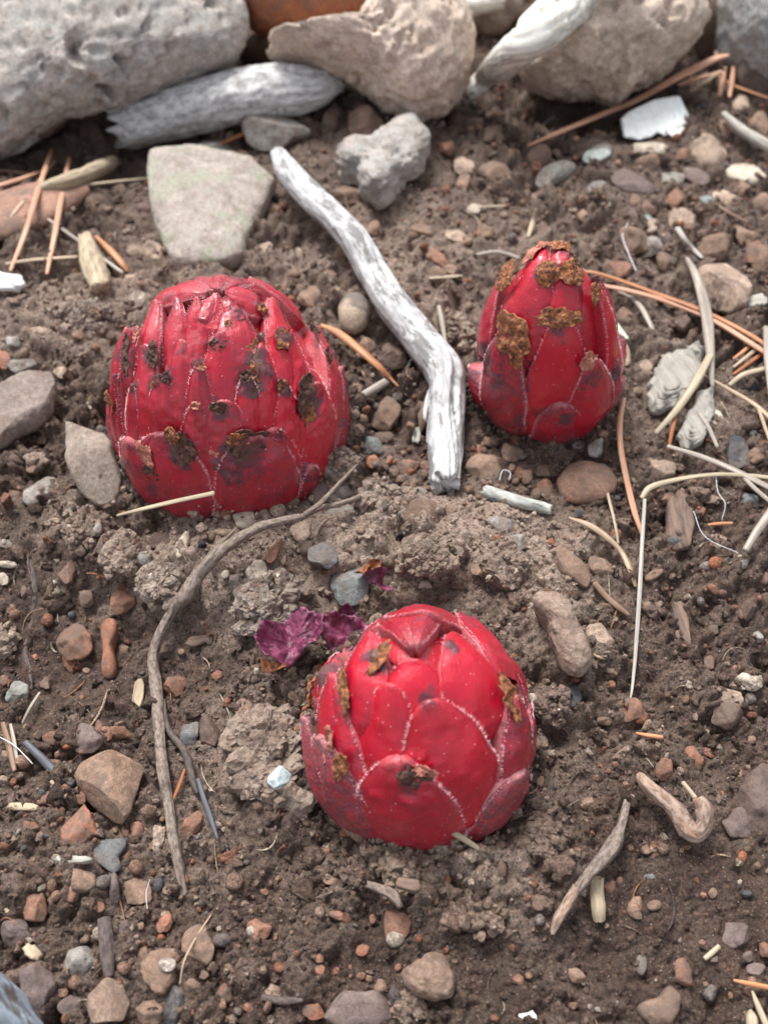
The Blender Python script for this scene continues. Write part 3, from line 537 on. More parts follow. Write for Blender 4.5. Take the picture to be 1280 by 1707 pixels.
special('stone', 'heart shaped brown stone at the bottom edge, right of centre', 'stone', zp(ZR, [(610, 1460), (650, 1430), (720, 1410), (770, 1345), (830, 1400), (820, 1480), (780, 1545), (690, 1550), (640, 1510)]), M_STONE, (.235, .16, .118), G_ST, thick=.55, q=.75, qz=.8, lump=.05, seed=18, sink=.12)
special('stone', 'lumpy dirt crusted tan stone near the bottom centre', 'stone', zp(ZM, [(700, 660), (760, 610), (820, 640), (862, 720), (850, 800), (780, 815), (700, 790), (650, 740), (640, 690)]), M_CLOD, (.30, .21, .16), G_ST, thick=.8, lump=.16, detail=.05, seed=19, sink=.2, sub=5)
special('stone', 'tiny pale blue stone sitting on the pale crumbly clod', 'pebble', zp(Z5, [(110, 850), (150, 840), (205, 875), (190, 910), (140, 937), (112, 915)]), M_SLATE, (.42, .50, .53), G_ST, thick=.7, q=.7, facets=6, seed=20, up=1.0, sink=.1)
special('stone', 'white round pebble resting on a brown stone at lower left', 'pebble', ell(279, 1607, 29, 25, 0), M_STONE, (.52, .47, .41), G_ST, thick=.7, facets=3, seed=21, up=.22)
special('stone', 'two tone grey and tan pebble right of the large left red shoot', 'pebble', ell(590, 523, 52, 60, 10), M_SLATE, (.34, .27, .2), G_ST, thick=.8, seed=22, lump=.06)
special('stone', 'bone shaped rust pebble left of the long bent root', 'pebble', zp(ZL, [(430, 620), (465, 592), (500, 605), (503, 650), (485, 720), (500, 790), (500, 830), (465, 848), (432, 825), (445, 760), (440, 690)]), M_STONE, (.29, .135, .085), G_ST, thick=.6, q=.9, lump=.04, seed=23, sink=.1)
special('stone', 'tan elongated lump crusted with dirt, right of the front red shoot', 'stone', zp(ZQ, [(75, 690), (120, 650), (200, 640), (260, 700), (310, 820), (370, 920), (380, 1000), (320, 1045), (230, 1010), (190, 900), (160, 790)]), M_CLOD, (.33, .25, .20), G_ST, thick=.7, lump=.16, detail=.07, seed=24, sink=.1, sub=5)
special('stone', 'out of focus pale blue stone at the bottom left corner', 'stone', [(-70, 1600), (-20, 1612), (10, 1640), (25, 1675), (55, 1715), (40, 1760), (-60, 1760), (-90, 1680)], M_SLATE, (.42, .52, .62), G_ST, thick=2.3, lump=.08, seed=25, up=.2, sink=.15)
special('stone', 'rust stained flat stone under needles at the upper left edge', 'stone', [(-30, 335), (50, 312), (130, 300), (150, 320), (95, 365), (30, 392), (-30, 400)], M_STONE, (.33, .19, .14), G_ST, thick=.25, q=.6, seed=26, lump=.06)
special('stone', 'large dim brown stone at the right edge beside the curled root', 'stone', [(1190, 1400), (1215, 1345), (1240, 1300), (1270, 1275), (1330, 1260), (1340, 1380), (1290, 1390), (1240, 1405)], M_STONE, (.14, .10, .085), G_ST, thick=.35, lump=.12, detail=.04, facets=4, seed=27, sink=.3, sub=5)
# white ridged flake: thin, leaning, ribbed
def flake():
    P = np.array([(1034, 195), (1048, 184), (1090, 166), (1133, 157), (1150, 190), (1143, 212), (1127, 234), (1119, 222), (1108, 228), (1097, 221), (1086, 228), (1066, 233), (1040, 226)], float)
    base = hit(1090, 238); n = -FW * .55 + Z3 * .85; n /= np.linalg.norm(n); ax = X3; ay = np.cross(n, ax); c0 = base + ay * .0
    def on(p):
        d = ray(*p); t = np.dot(base + n * .15 - CAM, n) / np.dot(d, n); return CAM + d * t
    W = np.array([on(p) for p in P]); c = W.mean(0); L = np.stack([(W - c) @ ax, (W - c) @ ay], 1)
    nr, ns = 14, 200; out = []
    _, rho = polar_outline(L, False); ph = np.linspace(-math.pi, math.pi, ns, endpoint=False); cc = L.mean(0); R_ = rho(ph)
    for side in (1, -1):
        for i in range(nr):
            s = 1 - i / (nr - 1) if side == 1 else i / (nr - 1)
            s = max(s, .002); q = np.stack([cc[0] + R_ * np.cos(ph) * s, cc[1] + R_ * np.sin(ph) * s], 1)
            th = side * .06 * (1 - s ** 6) ** .5 + .025 * np.sin((q[:, 0] * .9 + q[:, 1] * .25) * 16) * (s < 1) - .10 * ((q[:, 0] / L[:, 0].max()) ** 2)
            out.append(c + q[:, :1] * ax + q[:, 1:] * ay + th[:, None] * n)
    V = np.concatenate(out[:nr][::-1] + out[nr:][::-1][::-1]) if False else np.concatenate(out[nr - 1::-1] + out[nr + nr - 1:nr - 1:-1])
    add('ridged_flake', V, gridfaces(2 * nr, ns, True), simple('chalk_white_shell', (.72, .76, .74), (.84, .86, .82), 3, .6), label='white ridged flake with a jagged lower edge, under the thick pine needle', category='flake')
flake()

# ------------------------------------------------------------------ clods of dry soil
def inside(P, x, y):
    c = False; n = len(P)
    for i in range(n):
        (x1, y1), (x2, y2) = P[i], P[i - 1]
        if (y1 > y) != (y2 > y) and x < (x2 - x1) * (y - y1) / (y2 - y1) + x1: c = not c
    return c
def clod(label, poly, tint=(.30, .235, .19), thick=.75, seed=0, up=0.0):
    P = np.array(poly, float); c = P.mean(0); g = hit(*c); size = math.sqrt(np.ptp(P[:, 0]) * np.ptp(P[:, 1])) * pxcm(g); H_ = size * .5 * thick + up
    zt = float(np.mean(terrain(g[0] + np.array([0, 1, -1, 0, 0]) * size * .3, g[1] + np.array([0, 0, 0, 1, -1]) * size * .3))); z0 = min(zt, g[2] + .15)
    W = np.array([plane_hit(a, b, z0 + H_ * .4)[:2] for a, b in P]); cw, rho = polar_outline(W, False); rs = np.random.default_rng(seed + 500)
    Vs, Fs_, k = [], [], 0; n = int(16 + 26 * size)
    T, Ft = ico(5 if size > 1.5 else 4); T3, F3 = ico(3 if size > 1.2 else 2)
    for q in range(n):
        big = q < 5; a = rs.uniform(-math.pi, math.pi); rr = rho(np.array([a]))[0]; u = (.0 if q == 0 else rs.uniform(.15, .5) if big else math.sqrt(rs.uniform(.05, .92)))
        s_ = size * (rs.uniform(.24, .36) if big else rs.uniform(.05, .17)); u = min(u, max(0, 1 - s_ * .8 / rr)); x, y = cw[0] + rr * u * math.cos(a), cw[1] + rr * u * math.sin(a)
        z = z0 + H_ * (1 - u ** 2.2) * (.45 if big else rs.uniform(.6, 1.15)) - s_ * .25; Tm, Fm = (T, Ft) if big else (T3, F3); v = Tm.copy()
        for _ in range(6):
            nn = rs.normal(size=3); nn /= np.linalg.norm(nn); dd = v @ nn; v = v - np.outer(np.maximum(0, dd - rs.uniform(.45, .8)) * .92, nn)
        v = v * (1 + .28 * fbm3(Tm * 1.6 + q * 3.3, seed + q, 3) + .22 * fbm3(Tm * 6 + q, seed + q, 3, .8))[:, None] * np.array([1, rs.uniform(.65, 1), rs.uniform(.6, .95)])
        Vs.append((v @ rand_rot(1)[0].T) * s_ + np.array([x, y, z])); Fs_.append(Fm + k); k += len(Tm)
    V, Fc = np.concatenate(Vs), np.concatenate(Fs_)
    V = V + (.05 * fbm3(V * 5, seed, 3, .7))[:, None] * np.array([.6, .6, 1])
    o = add('soil_clod', V, Fc, M_CLOD, origin=(cw[0], cw[1], z0), tint=tint, smooth=False, label=label, category='clod', group='dry crumbly clods of soil')
    rs = np.random.default_rng(seed); n = int(60 + np.ptp(V[:, 0]) * 90); up_ = V[V[:, 2] > np.percentile(V[:, 2], 35)]; Q = up_[rs.integers(0, len(up_), n)]
    T, Ft = ico(1); sz = .018 + .085 * rs.uniform(0, 1, n) ** 5; R = rand_rot(n); S = T[None] * (1 + .22 * rs.normal(size=(n, len(T), 1)))
    W = np.einsum('nij,nvj->nvi', R, S) * sz[:, None, None] + Q[:, None] + np.array([0, 0, .01]); k = rs.uniform(0, 1, (n, 1))
    cl = np.where(k < .18, np.array([.25, .15, .11]), np.where(k > .93, np.array([.5, .43, .36]), np.array(tint) * rs.uniform(.75, 1.25, (n, 1))))
    add('grit', W.reshape(-1, 3), (Ft[None] + (np.arange(n) * len(T))[:, None, None]).reshape(-1, 3), M_CRUMB, parent=o, smooth=False, col=np.repeat(cl, len(T), 0), kind='stuff'); return o
clod('pale crumbly clod carrying a tiny blue stone, left of the front red shoot', [(362, 1285), (368, 1218), (400, 1190), (440, 1160), (480, 1180), (500, 1220), (520, 1280), (528, 1345), (480, 1352), (430, 1340), (385, 1325)], seed=1, thick=.55)
clod('grey gritty clod hanging to a point left of the root bend', [(211, 955), (250, 942), (330, 952), (328, 990), (268, 1028), (235, 1000)], seed=2, tint=(.34, .28, .23))
clod('tall crumbly clod at the foot of the large red shoot, lower left', [(165, 900), (190, 872), (225, 880), (245, 930), (222, 962), (190, 975), (168, 950)], seed=3)
clod('broad grey clod under a cream pebble, right of the root bend', [(375, 1000), (385, 960), (430, 955), (480, 945), (520, 970), (505, 1020), (440, 1062), (390, 1050)], seed=4, tint=(.27, .225, .19))
clod('grey brown clod in the middle of the ridge above the front red shoot', [(662, 900), (700, 882), (775, 900), (785, 930), (750, 962), (690, 965), (667, 940)], seed=5)
clod('upright crumbly clod between the forked twig and the bleached branch', [(592, 800), (640, 786), (680, 830), (660, 870), (605, 880), (585, 840)], seed=6, tint=(.31, .25, .2))
clod('light clod with flat tan bits below the front red shoot', [(618, 1440), (650, 1412), (715, 1416), (738, 1446), (705, 1480), (660, 1500), (625, 1470)], seed=7, tint=(.27, .205, .155))
clod('rough clod with a pale chip, lower right of the front red shoot', [(772, 1505), (800, 1490), (852, 1508), (838, 1555), (792, 1572)], seed=8, tint=(.23, .17, .13))
clod('brown clod piled against the right foot of the large red shoot', [(530, 765), (565, 738), (600, 758), (592, 800), (545, 806)], seed=9, tint=(.24, .185, .15))
clod('grey clod pressed to the left side of the slim red shoot', [(744, 530), (770, 512), (790, 520), (792, 575), (768, 590), (748, 575)], seed=10, tint=(.33, .27, .22))
clod('dark rough clod right of the front red shoot', [(880, 1160), (905, 1138), (950, 1140), (955, 1180), (930, 1215), (892, 1205)], seed=11, tint=(.17, .125, .1))
clod('crumbly brown clod at the lower right of the front red shoot', [(855, 1400), (890, 1350), (935, 1360), (950, 1400), (920, 1440), (870, 1440)], seed=12, tint=(.19, .14, .11))
clod('clod ridge left of the oblong grey stone base', [(95, 880), (130, 850), (165, 865), (160, 905), (120, 930)], seed=13, tint=(.22, .165, .13))
clod('large brown clod at the bottom, above the lower edge right of the dark slab', [(690, 1640), (720, 1690), (705, 1712), (660, 1700), (655, 1660)], seed=14, tint=(.2, .15, .12))
clod('dull brown clod left of the speckled twig end', [(800, 900), (840, 880), (880, 905), (885, 950), (840, 985), (800, 960)], seed=15, tint=(.26, .2, .16), thick=.5)
clod('dry clod at the left edge above the grey root', [(-20, 1080), (-10, 1040), (20, 1035), (38, 1065), (20, 1100), (-10, 1115)], seed=16, tint=(.3, .24, .19))
clod('gritty clod patch between the left edge and the large red shoot', [(90, 520), (140, 500), (190, 505), (205, 530), (160, 550), (110, 548)], seed=17, tint=(.29, .24, .2), thick=.45)
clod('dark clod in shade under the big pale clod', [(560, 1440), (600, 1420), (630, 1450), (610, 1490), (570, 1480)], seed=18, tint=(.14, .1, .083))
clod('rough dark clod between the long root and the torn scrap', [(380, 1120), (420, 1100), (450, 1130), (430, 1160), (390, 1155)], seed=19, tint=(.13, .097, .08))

# ------------------------------------------------------------------ big rocks at the back (facing the camera, real depth)
def rock(label, poly, contact, m, tint, depth, back=0.0, sub=6, lump=.1, pits=0.0, pitfreq=.6, seed=0, q=.8, name='rock', detail=.02, parent=None):
    P = np.array(poly, float); g = hit(*contact); dist = float(np.dot(g - CAM, FW)) + back
    c2 = P.mean(0); cdir = ray(*c2); c = CAM + cdir * dist; W = np.array([(CAM + ray(*p) * dist - c) for p in P]); L = np.stack([W @ RT, W @ UPV], 1)
    _, rho = polar_outline(L, False); c = c + RT * L.mean(0)[0] + UPV * L.mean(0)[1]
    V, Fc = blob(c, RT, UPV, -FW, rho, depth, sub, q=q, qz=.85, lump=lump, freq=1.4, seed=seed, detail=detail)
    if pits:
        d = V - c; d /= np.linalg.norm(d, axis=1, keepdims=True)
        gate = np.clip(vn3(V * .5, seed) * 2.2 + .35, .05, 1)
        V = V - d * (pits * gate * np.clip(1 - cells3(V * pitfreq * np.array([1.2, 1, .8]) + .4 * fbm3(V, 5, 2)[:, None], seed) / .36, 0, 1) ** .45 + pits * .22 * np.clip(1 - cells3(V * pitfreq * 2.6, seed + 3) / .42, 0, 1) ** .6 + .06 * fbm3(V * 3.2, seed, 4, .7))[:, None]
    return add(name, V, Fc, m, tint=tint, label=label, category='rock', origin=(c[0], c[1], V[:, 2].min()))
rock('large pitted grey rock filling the upper left corner', [(-260, -230), (60, -260), (300, -200), (400, -60), (418, 50), (400, 92), (350, 108), (290, 132), (200, 168), (140, 182), (95, 192), (60, 215), (20, 248), (-20, 262), (-120, 300), (-260, 200)],
     (0, 275), M_ROCK, (.47, .44, .41), 1.7, back=-1.4, sub=7, pits=1.15, pitfreq=.62, seed=2, lump=.04)
rock('rust brown rock wedged at the top edge left of centre', [(350, -120), (620, -130), (625, 10), (602, 48), (570, 60), (500, 66), (430, 52), (385, 14)], (500, 62), M_RUSTROCK, (.28, .10, .055), 2.0, back=-3.6, seed=4, sub=5, lump=.04, detail=.04)
rock('pale tan rock with a rosy underside at the top centre', [(430, 76), (520, 68), (600, 56), (625, -5), (700, -40), (770, 10), (786, 70), (778, 130), (742, 182), (690, 192), (640, 172), (580, 128), (500, 96)],
     (690, 200), M_PALE, (.64, .53, .45), 2.4, back=-1.2, seed=5, sub=6, lump=.14, pits=.4, pitfreq=1.2, detail=.08)
rock('rounded tan rock under the white weathered stick, upper right', [(860, 80), (900, 20), (960, -35), (1080, -45), (1150, -5), (1168, 45), (1150, 82), (1110, 118), (1062, 140), (1035, 165), (1000, 152), (920, 152), (872, 135)],
     (1020, 178), M_PALE, (.56, .46, .38), 2.4, back=-2.0, seed=6, sub=6, lump=.10, pits=.45, pitfreq=1.0, detail=.08)
rock('grey blue rock cut by the upper right corner', [(1186, 10), (1210, -60), (1330, -80), (1400, 60), (1360, 170), (1285, 152), (1235, 138), (1205, 95)], (1260, 170), M_ROCK, (.40, .41, .41), 3.0, back=.4, seed=7, sub=6, lump=.08, pits=.2, pitfreq=1.2)
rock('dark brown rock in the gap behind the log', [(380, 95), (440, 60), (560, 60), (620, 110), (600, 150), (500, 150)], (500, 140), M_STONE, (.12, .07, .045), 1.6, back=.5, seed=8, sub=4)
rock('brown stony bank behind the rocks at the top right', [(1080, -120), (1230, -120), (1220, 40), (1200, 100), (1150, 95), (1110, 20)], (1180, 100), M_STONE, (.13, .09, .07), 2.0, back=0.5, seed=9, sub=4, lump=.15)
rock('small grey brown rock by the top edge behind the white stick', [(700, -60), (840, -60), (870, 20), (830, 60), (770, 50), (720, 10)], (790, 60), M_STONE, (.30, .24, .20), 1.2, back=-.5, seed=10, sub=4, lump=.15)

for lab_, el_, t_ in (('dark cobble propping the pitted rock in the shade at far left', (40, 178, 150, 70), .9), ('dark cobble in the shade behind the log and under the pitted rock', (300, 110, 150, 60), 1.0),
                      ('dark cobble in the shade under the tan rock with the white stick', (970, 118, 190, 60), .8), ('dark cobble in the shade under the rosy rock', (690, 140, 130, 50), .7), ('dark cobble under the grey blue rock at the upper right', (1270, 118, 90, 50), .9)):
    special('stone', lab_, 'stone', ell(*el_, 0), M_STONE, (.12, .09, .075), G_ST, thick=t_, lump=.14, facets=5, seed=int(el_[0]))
# ------------------------------------------------------------------ sticks, roots, needles: swept tubes
def catmull(P, n):
    P = np.array(P, float); Q = np.vstack([2 * P[0] - P[1], P, 2 * P[-1] - P[-2]]); out = []; seg = len(P) - 1
    for u in np.linspace(0, seg - 1e-6, n):
        i = int(u); t = u - i; a, b, c, d = Q[i:i + 4]
        out.append(.5 * (2 * b + (c - a) * t + (2 * a - 5 * b + 4 * c - d) * t * t + (3 * b - 3 * c + d - a) * t ** 3))
    return np.array(out)
def tube_mesh(P3, R, n=60, k=16, rough=.06, groove=None, flat=1.0, seed=0, ragged=0.0, fr=3.0, twist=0.0):
    D = catmull(np.hstack([P3, np.array(R)[:, None]]), n); P, r = D[:, :3], np.maximum(D[:, 3], .002)
    T = np.gradient(P, axis=0); T /= np.linalg.norm(T, axis=1, keepdims=True); L = np.concatenate([[0], np.cumsum(np.linalg.norm(np.diff(P, axis=0), axis=1))])
    S = np.cross(T, Z3); S /= np.linalg.norm(S, axis=1, keepdims=True); N = np.cross(S, T)
    a = np.linspace(0, 2 * math.pi, k, endpoint=False)[None, :] + twist * L[:, None]
    rr = r[:, None] * np.ones((1, k)); ang = np.repeat(np.linspace(0, 2 * math.pi, k, endpoint=False)[None], n, 0)
    q = np.stack([np.cos(ang).ravel() * 1.6 + seed, np.sin(ang).ravel() * 1.6, np.repeat(L, k) * .35], 1)
    rr = rr * (1 + rough * 1.6 * fbm3(q * fr * .6, seed, 3).reshape(n, k) + rough * fbm3(q * fr * 2.5, seed + 4, 3).reshape(n, k))
    if groove:
        for a0, w0, dep, slope in groove:
            da = (ang - a0 - slope * L[:, None] - .25 * np.sin(L[:, None] * 1.3) + math.pi) % (2 * math.pi) - math.pi
            rr = rr * (1 - dep * np.exp(-(da / w0) ** 2) * np.clip(.7 + .6 * np.sin(L[:, None] * .9 + a0), 0, 1))
    off = np.cos(a)[..., None] * S[:, None] * rr[..., None] + np.sin(a)[..., None] * N[:, None] * rr[..., None] * flat
    V = P[:, None] + off
    if ragged:
        for end, s in ((0, -1), (n - 1, 1)):
            e = ragged * r[end] * (fbm3(np.stack([np.cos(a[end]) * 2.2 + seed, np.sin(a[end]) * 2.2, a[end] * 0 + s], 1), seed, 3) * 2)
            V[end] += (s * T[end])[None] * e[:, None]
    V = V.reshape(-1, 3); uv = np.stack([ang.ravel() / (2 * math.pi), np.repeat(L, k)], 1)
    c0, c1 = len(V), len(V) + 1; V = np.vstack([V, P[0] - T[0] * r[0] * (.1 if ragged else .35), P[-1] + T[-1] * r[-1] * (.1 if ragged else .35)]); uv = np.vstack([uv, [.5, 0], [.5, L[-1]]])
    j = np.arange(k); tri = np.vstack([np.stack([np.full(k, c0), (j + 1) % k, j], 1), np.stack([np.full(k, c1), (n - 1) * k + j, (n - 1) * k + (j + 1) % k], 1)])
    return V, [gridfaces(n, k, True), tri], uv
rng_k = np.random.default_rng(3).uniform(-1, 1, (12, 2))
def path3(pts, lift=0.0, lifts=None):
    P, R = [], []
    for i, (x, y, w_) in enumerate(pts):
        g = hit(x, y); r = w_ / 2 * pxcm(g); q = rng_k * .3; zt = float(np.percentile(terrain(g[0] + q[:, 0], g[1] + q[:, 1]), 70)) - g[2]; up = (lifts[i] if lifts else lift) + r * .7 + float(np.clip(zt, -.05, .25)); p = hit(x, y, up); P.append(p); R.append(w_ / 2 * pxcm(p))
    return np.array(P), R
def stick(name, label, cat, pts, m, lift=0.0, lifts=None, parent=None, group=None, n=None, **kw):
    P, R = path3(pts, lift, lifts); n = n or 12 + 8 * len(pts)
    V, Fs, uv = tube_mesh(P, R, n=n, **kw)
    if parent is not None: return add(name, V, Fs, m, uv=uv, parent=parent)
    o = add(name, V, Fs, m, uv=uv, label=label, category=cat)
    if group: o['group'] = group
    return o
br = stick('bleached_branch', 'thick bleached bent branch between the two rear red shoots', 'branch',
      [(463, 255, 24), (480, 285, 40), (515, 325, 46), (556, 362, 46), (595, 405, 50), (622, 455, 52), (652, 505, 56), (695, 560, 60), (738, 612, 66), (745, 650, 62), (743, 700, 62), (742, 760, 56), (742, 806, 50)],
      M_BRANCH, lifts=[1.0, 1.0, .9, .8, .6, .45, .35, .3, .35, .3, .2, .1, .0], n=200, k=56, rough=.07, fr=1.6, groove=[(1.9, .09, .5, .03), (.9, .08, .22, .05), (2.6, .08, .3, -.04), (1.4, .05, .2, .02), (2.25, .05, .2, -.02)], seed=3, ragged=.5)
for pts in ([(722, 640, 8), (712, 668, 9), (708, 695, 6), (713, 706, 2)], [(728, 660, 8), (717, 700, 8), (711, 738, 2)], [(735, 640, 10), (722, 690, 10), (718, 750, 5), (721, 790, 2)]):
    stick('splinter', None, None, pts, M_BRANCH, lift=.45, parent=br, k=7, flat=.5, seed=2)
lg = stick('weathered_log', 'grey weathered log chunk lying under the large pitted rock', 'log', [(206, 208, 74), (225, 206, 84), (300, 185, 92), (380, 166, 96), (460, 152, 92), (520, 146, 74), (563, 138, 34)], M_LOG, lifts=[.5, .4, .35, .35, .35, .4, .5], n=150, k=64, rough=.09, fr=1.2, flat=.8,
      groove=[(2.2, .12, .25, 0), (1.4, .08, .18, .02), (3.0, .12, .3, 0), (3.7, .2, .25, 0)], seed=6, ragged=.55)
for pts in ([(201, 204, 8), (216, 203, 18), (250, 198, 14)], [(214, 232, 6), (240, 226, 12), (290, 212, 8)]):
    stick('splinter', None, None, pts, M_LOG, lift=1.2, parent=lg, k=9, flat=.7, seed=7)
stick('white_stick', 'broad chalky white stick leaning on the rounded tan rock at the top', 'stick', [(1040, -90, 88), (965, -12, 88), (900, 50, 82), (850, 95, 68), (812, 128, 46), (780, 156, 24)], M_WHITEWOOD, lifts=[4.5, 4.2, 3.3, 2.3, 1.2, .5], n=90, k=48, rough=.05, fr=1.0, flat=.75, seed=8, ragged=.5, groove=[(1.6, .1, .15, .0), (2.4, .06, .1, 0)])
stick('pale_stick', 'short pale stick at the top edge behind the white stick', 'stick', [(735, 14, 24), (790, 10, 28), (830, 2, 26)], M_WHITEWOOD, lift=1.5, k=20, n=40, seed=9, ragged=.5)
stick('speckled_twig', 'short grey lichen speckled twig in front of the slim red shoot', 'twig', [(806, 818, 21), (830, 826, 22), (870, 838, 21), (900, 845, 20), (918, 850, 17)], M_LICHENTWIG, lift=.1, k=24, n=60, rough=.05, seed=10, ragged=.3)
G_R = 'roots and twigs on the soil'
rt = stick('long_root', 'long bent dry root running down the left from the forked twig', 'root',
      [(500, 862, 12), (465, 870, 13), (430, 880, 15), (375, 913, 18), (332, 956, 22), (312, 990, 26), (289, 1017, 18), (266, 1062, 18), (256, 1097, 17), (260, 1144, 20), (264, 1190, 19), (268, 1249, 17), (273, 1290, 19), (281, 1336, 17), (293, 1414, 19), (308, 1492, 14)],
      M_ROOT, lifts=[.6, .6, .7, .75, .8, .7, .55, .45, .25, .12, .1, .08, .06, .05, .0, -.1], k=18, n=320, rough=.2, seed=11, fr=3.5, ragged=.4)
stick('rootlet', None, None, [(500, 864, 11), (530, 848, 10), (565, 840, 10), (600, 828, 9)], M_ROOT, lift=.5, parent=rt, k=10, rough=.15, seed=12)
stick('rootlet', None, None, [(508, 858, 9), (535, 838, 8), (570, 801, 6), (592, 778, 3.5), (605, 764, 2)], M_ROOT, lifts=[.5, .7, .9, 1.1, 1.3], parent=rt, k=10, rough=.12, seed=13)
stick('rootlet', None, None, [(330, 952, 10), (350, 925, 8), (375, 900, 6), (395, 880, 3)], M_ROOT, lift=.7, parent=rt, k=8, rough=.12, seed=14)
stick('dark_root', 'thin dark root beside the long root, left of the pale clod', 'root', [(273, 1167, 6), (281, 1215, 9), (308, 1252, 12), (322, 1300, 12), (330, 1322, 8)], M_DARKROOT, lift=.1, k=12, rough=.15, seed=15, group=G_R)
stick('split_stalk', 'grey and tan pointed stalk piece left of the pale clod', 'stalk', [(330, 1298, 6), (340, 1332, 9), (352, 1365, 9), (363, 1398, 4)], M_N['slate'], lift=.3, k=8, flat=.4, seed=16, group=G_R)
stick('grey_root', 'faint mauve grey root running down near the left edge', 'root', [(51, 929, 9), (58, 968, 12), (57, 1005, 10), (55, 1034, 8), (43, 1081, 10), (51, 1120, 8), (53, 1150, 5)], M_DARKROOT, lift=-.12, k=12, rough=.3, fr=4, seed=17, group=G_R)
stick('grey_stick', 'grey forked stick with a rusty lower end, lower right', 'stick', [(1044, 1338, 12), (1036, 1375, 14), (1022, 1408, 24), (1005, 1432, 22), (985, 1453, 18), (962, 1482, 15)], M_ROOT, lifts=[.3, .35, .4, .4, .4, .35], k=18, n=90, rough=.2, fr=3.5, seed=18, ragged=.4, group=G_R)
stick('rusty_root', 'rusty peeling root tip continuing the grey stick at lower right', 'root', [(960, 1480, 13), (945, 1508, 17), (930, 1532, 16), (920, 1556, 9)], M_RUSTROOT, lifts=[.35, .3, .2, .1], k=16, n=60, rough=.2, seed=19, ragged=.5, group=G_R)
stick('curled_root', 'curled peeling root shaped like a hook at the right', 'root', [(1065, 1293, 12), (1075, 1306, 21), (1095, 1323, 23), (1122, 1347, 26), (1143, 1378, 30), (1160, 1390, 27), (1173, 1374, 26), (1173, 1348, 26), (1163, 1330, 18)], M_RUSTROOT, lifts=[.4, .5, .5, .5, .4, .4, .5, .6, .7], k=20, n=120, rough=.2, seed=20, fr=4, ragged=.4, group=G_R)
stick('twig_stub', 'tiny pale twig stub rising at the curled root end', 'twig', [(1137, 1304, 8), (1147, 1316, 8), (1158, 1330, 8)], M_N['straw'], lift=.7, k=8, seed=21, group=G_R)
stick('slate_twig', 'dark blue grey smooth twig pointing at the big tan stone', 'twig', [(43, 1238, 11), (70, 1264, 14), (98, 1291, 15), (123, 1307, 13)], M_N['slate'], lift=.15, k=14, seed=22, group=G_R)
stick('thin_twig', 'short thin grey twig above the slate blue twig, left edge', 'twig', [(67, 1155, 5), (52, 1178, 6), (38, 1205, 4)], M_N['grey'], lift=.15, k=8, rough=.15, seed=23, group=G_R)
stick('purple_stick', 'purple brown stick piece upright at the lower left', 'stick', [(174, 1532, 22), (177, 1565, 25), (180, 1600, 24), (182, 1628, 17)], M_DARKROOT, lift=.05, k=16, n=50, rough=.10, seed=24, group=G_R)
stick('wood_chunk', 'brown weathered wood chunk beside the grey stick, lower right', 'wood chip', [(996, 1464, 20), (994, 1490, 23), (997, 1515, 24), (999, 1535, 20)], M_CHIP['straw'], lift=.05, k=18, n=50, rough=.1, flat=.7, seed=25, ragged=.5, group=G_R)
stick('grey_stub', 'blunt grey twig stub beside the orange needle, middle', 'twig', [(606, 659, 13), (624, 649, 15), (643, 637, 14)], M_N['grey'], lift=.15, k=14, seed=26, ragged=.3, group=G_R)
stick('dark_root', 'half buried dark root below the front shoot at the bottom', 'root', [(437, 1662, 10), (470, 1668, 14), (505, 1667, 8)], M_DARKROOT, lift=0, k=12, rough=.15, seed=27, group=G_R)
stick('buried_root', 'pale knotted root bit under the light clod, bottom centre', 'root', [(612, 1474, 12), (635, 1482, 18), (655, 1492, 20), (668, 1512, 10)], M_ROOT, lift=.45, k=14, rough=.2, seed=28, ragged=.5, group=G_R)
stick('tan_stick', 'tan wooden stick lying on the rusty flat stone, upper left', 'stick', [(70, 316, 20), (120, 300, 26), (165, 283, 26), (190, 270, 20)], M_CHIP['straw'], lift=.4, k=16, n=50, rough=.1, seed=29, ragged=.5, group=G_R)
stick('tan_chunk', 'upright tan wood chunk behind the large left red shoot', 'wood chip', [(143, 395, 22), (150, 425, 36), (160, 455, 42), (168, 480, 34)], M_CHIP['straw'], lift=.15, k=20, n=50, rough=.12, flat=.7, seed=30, ragged=.6, group=G_R)
stick('grey_twig', 'blurred grey twig at the right edge', 'twig', [(1242, 918, 12), (1262, 885, 15), (1290, 845, 15)], M_N['grey'], lift=.5, k=12, rough=.1, seed=31, group=G_R)
stick('pale_twig', 'blurred pale twig right of the white ridged flake', 'twig', [(1205, 190, 10), (1240, 220, 16), (1290, 250, 18)], M_CHIP['grey'], lift=.3, k=12, rough=.12, seed=32, group=G_R)
G_N = 'dry pine needles'
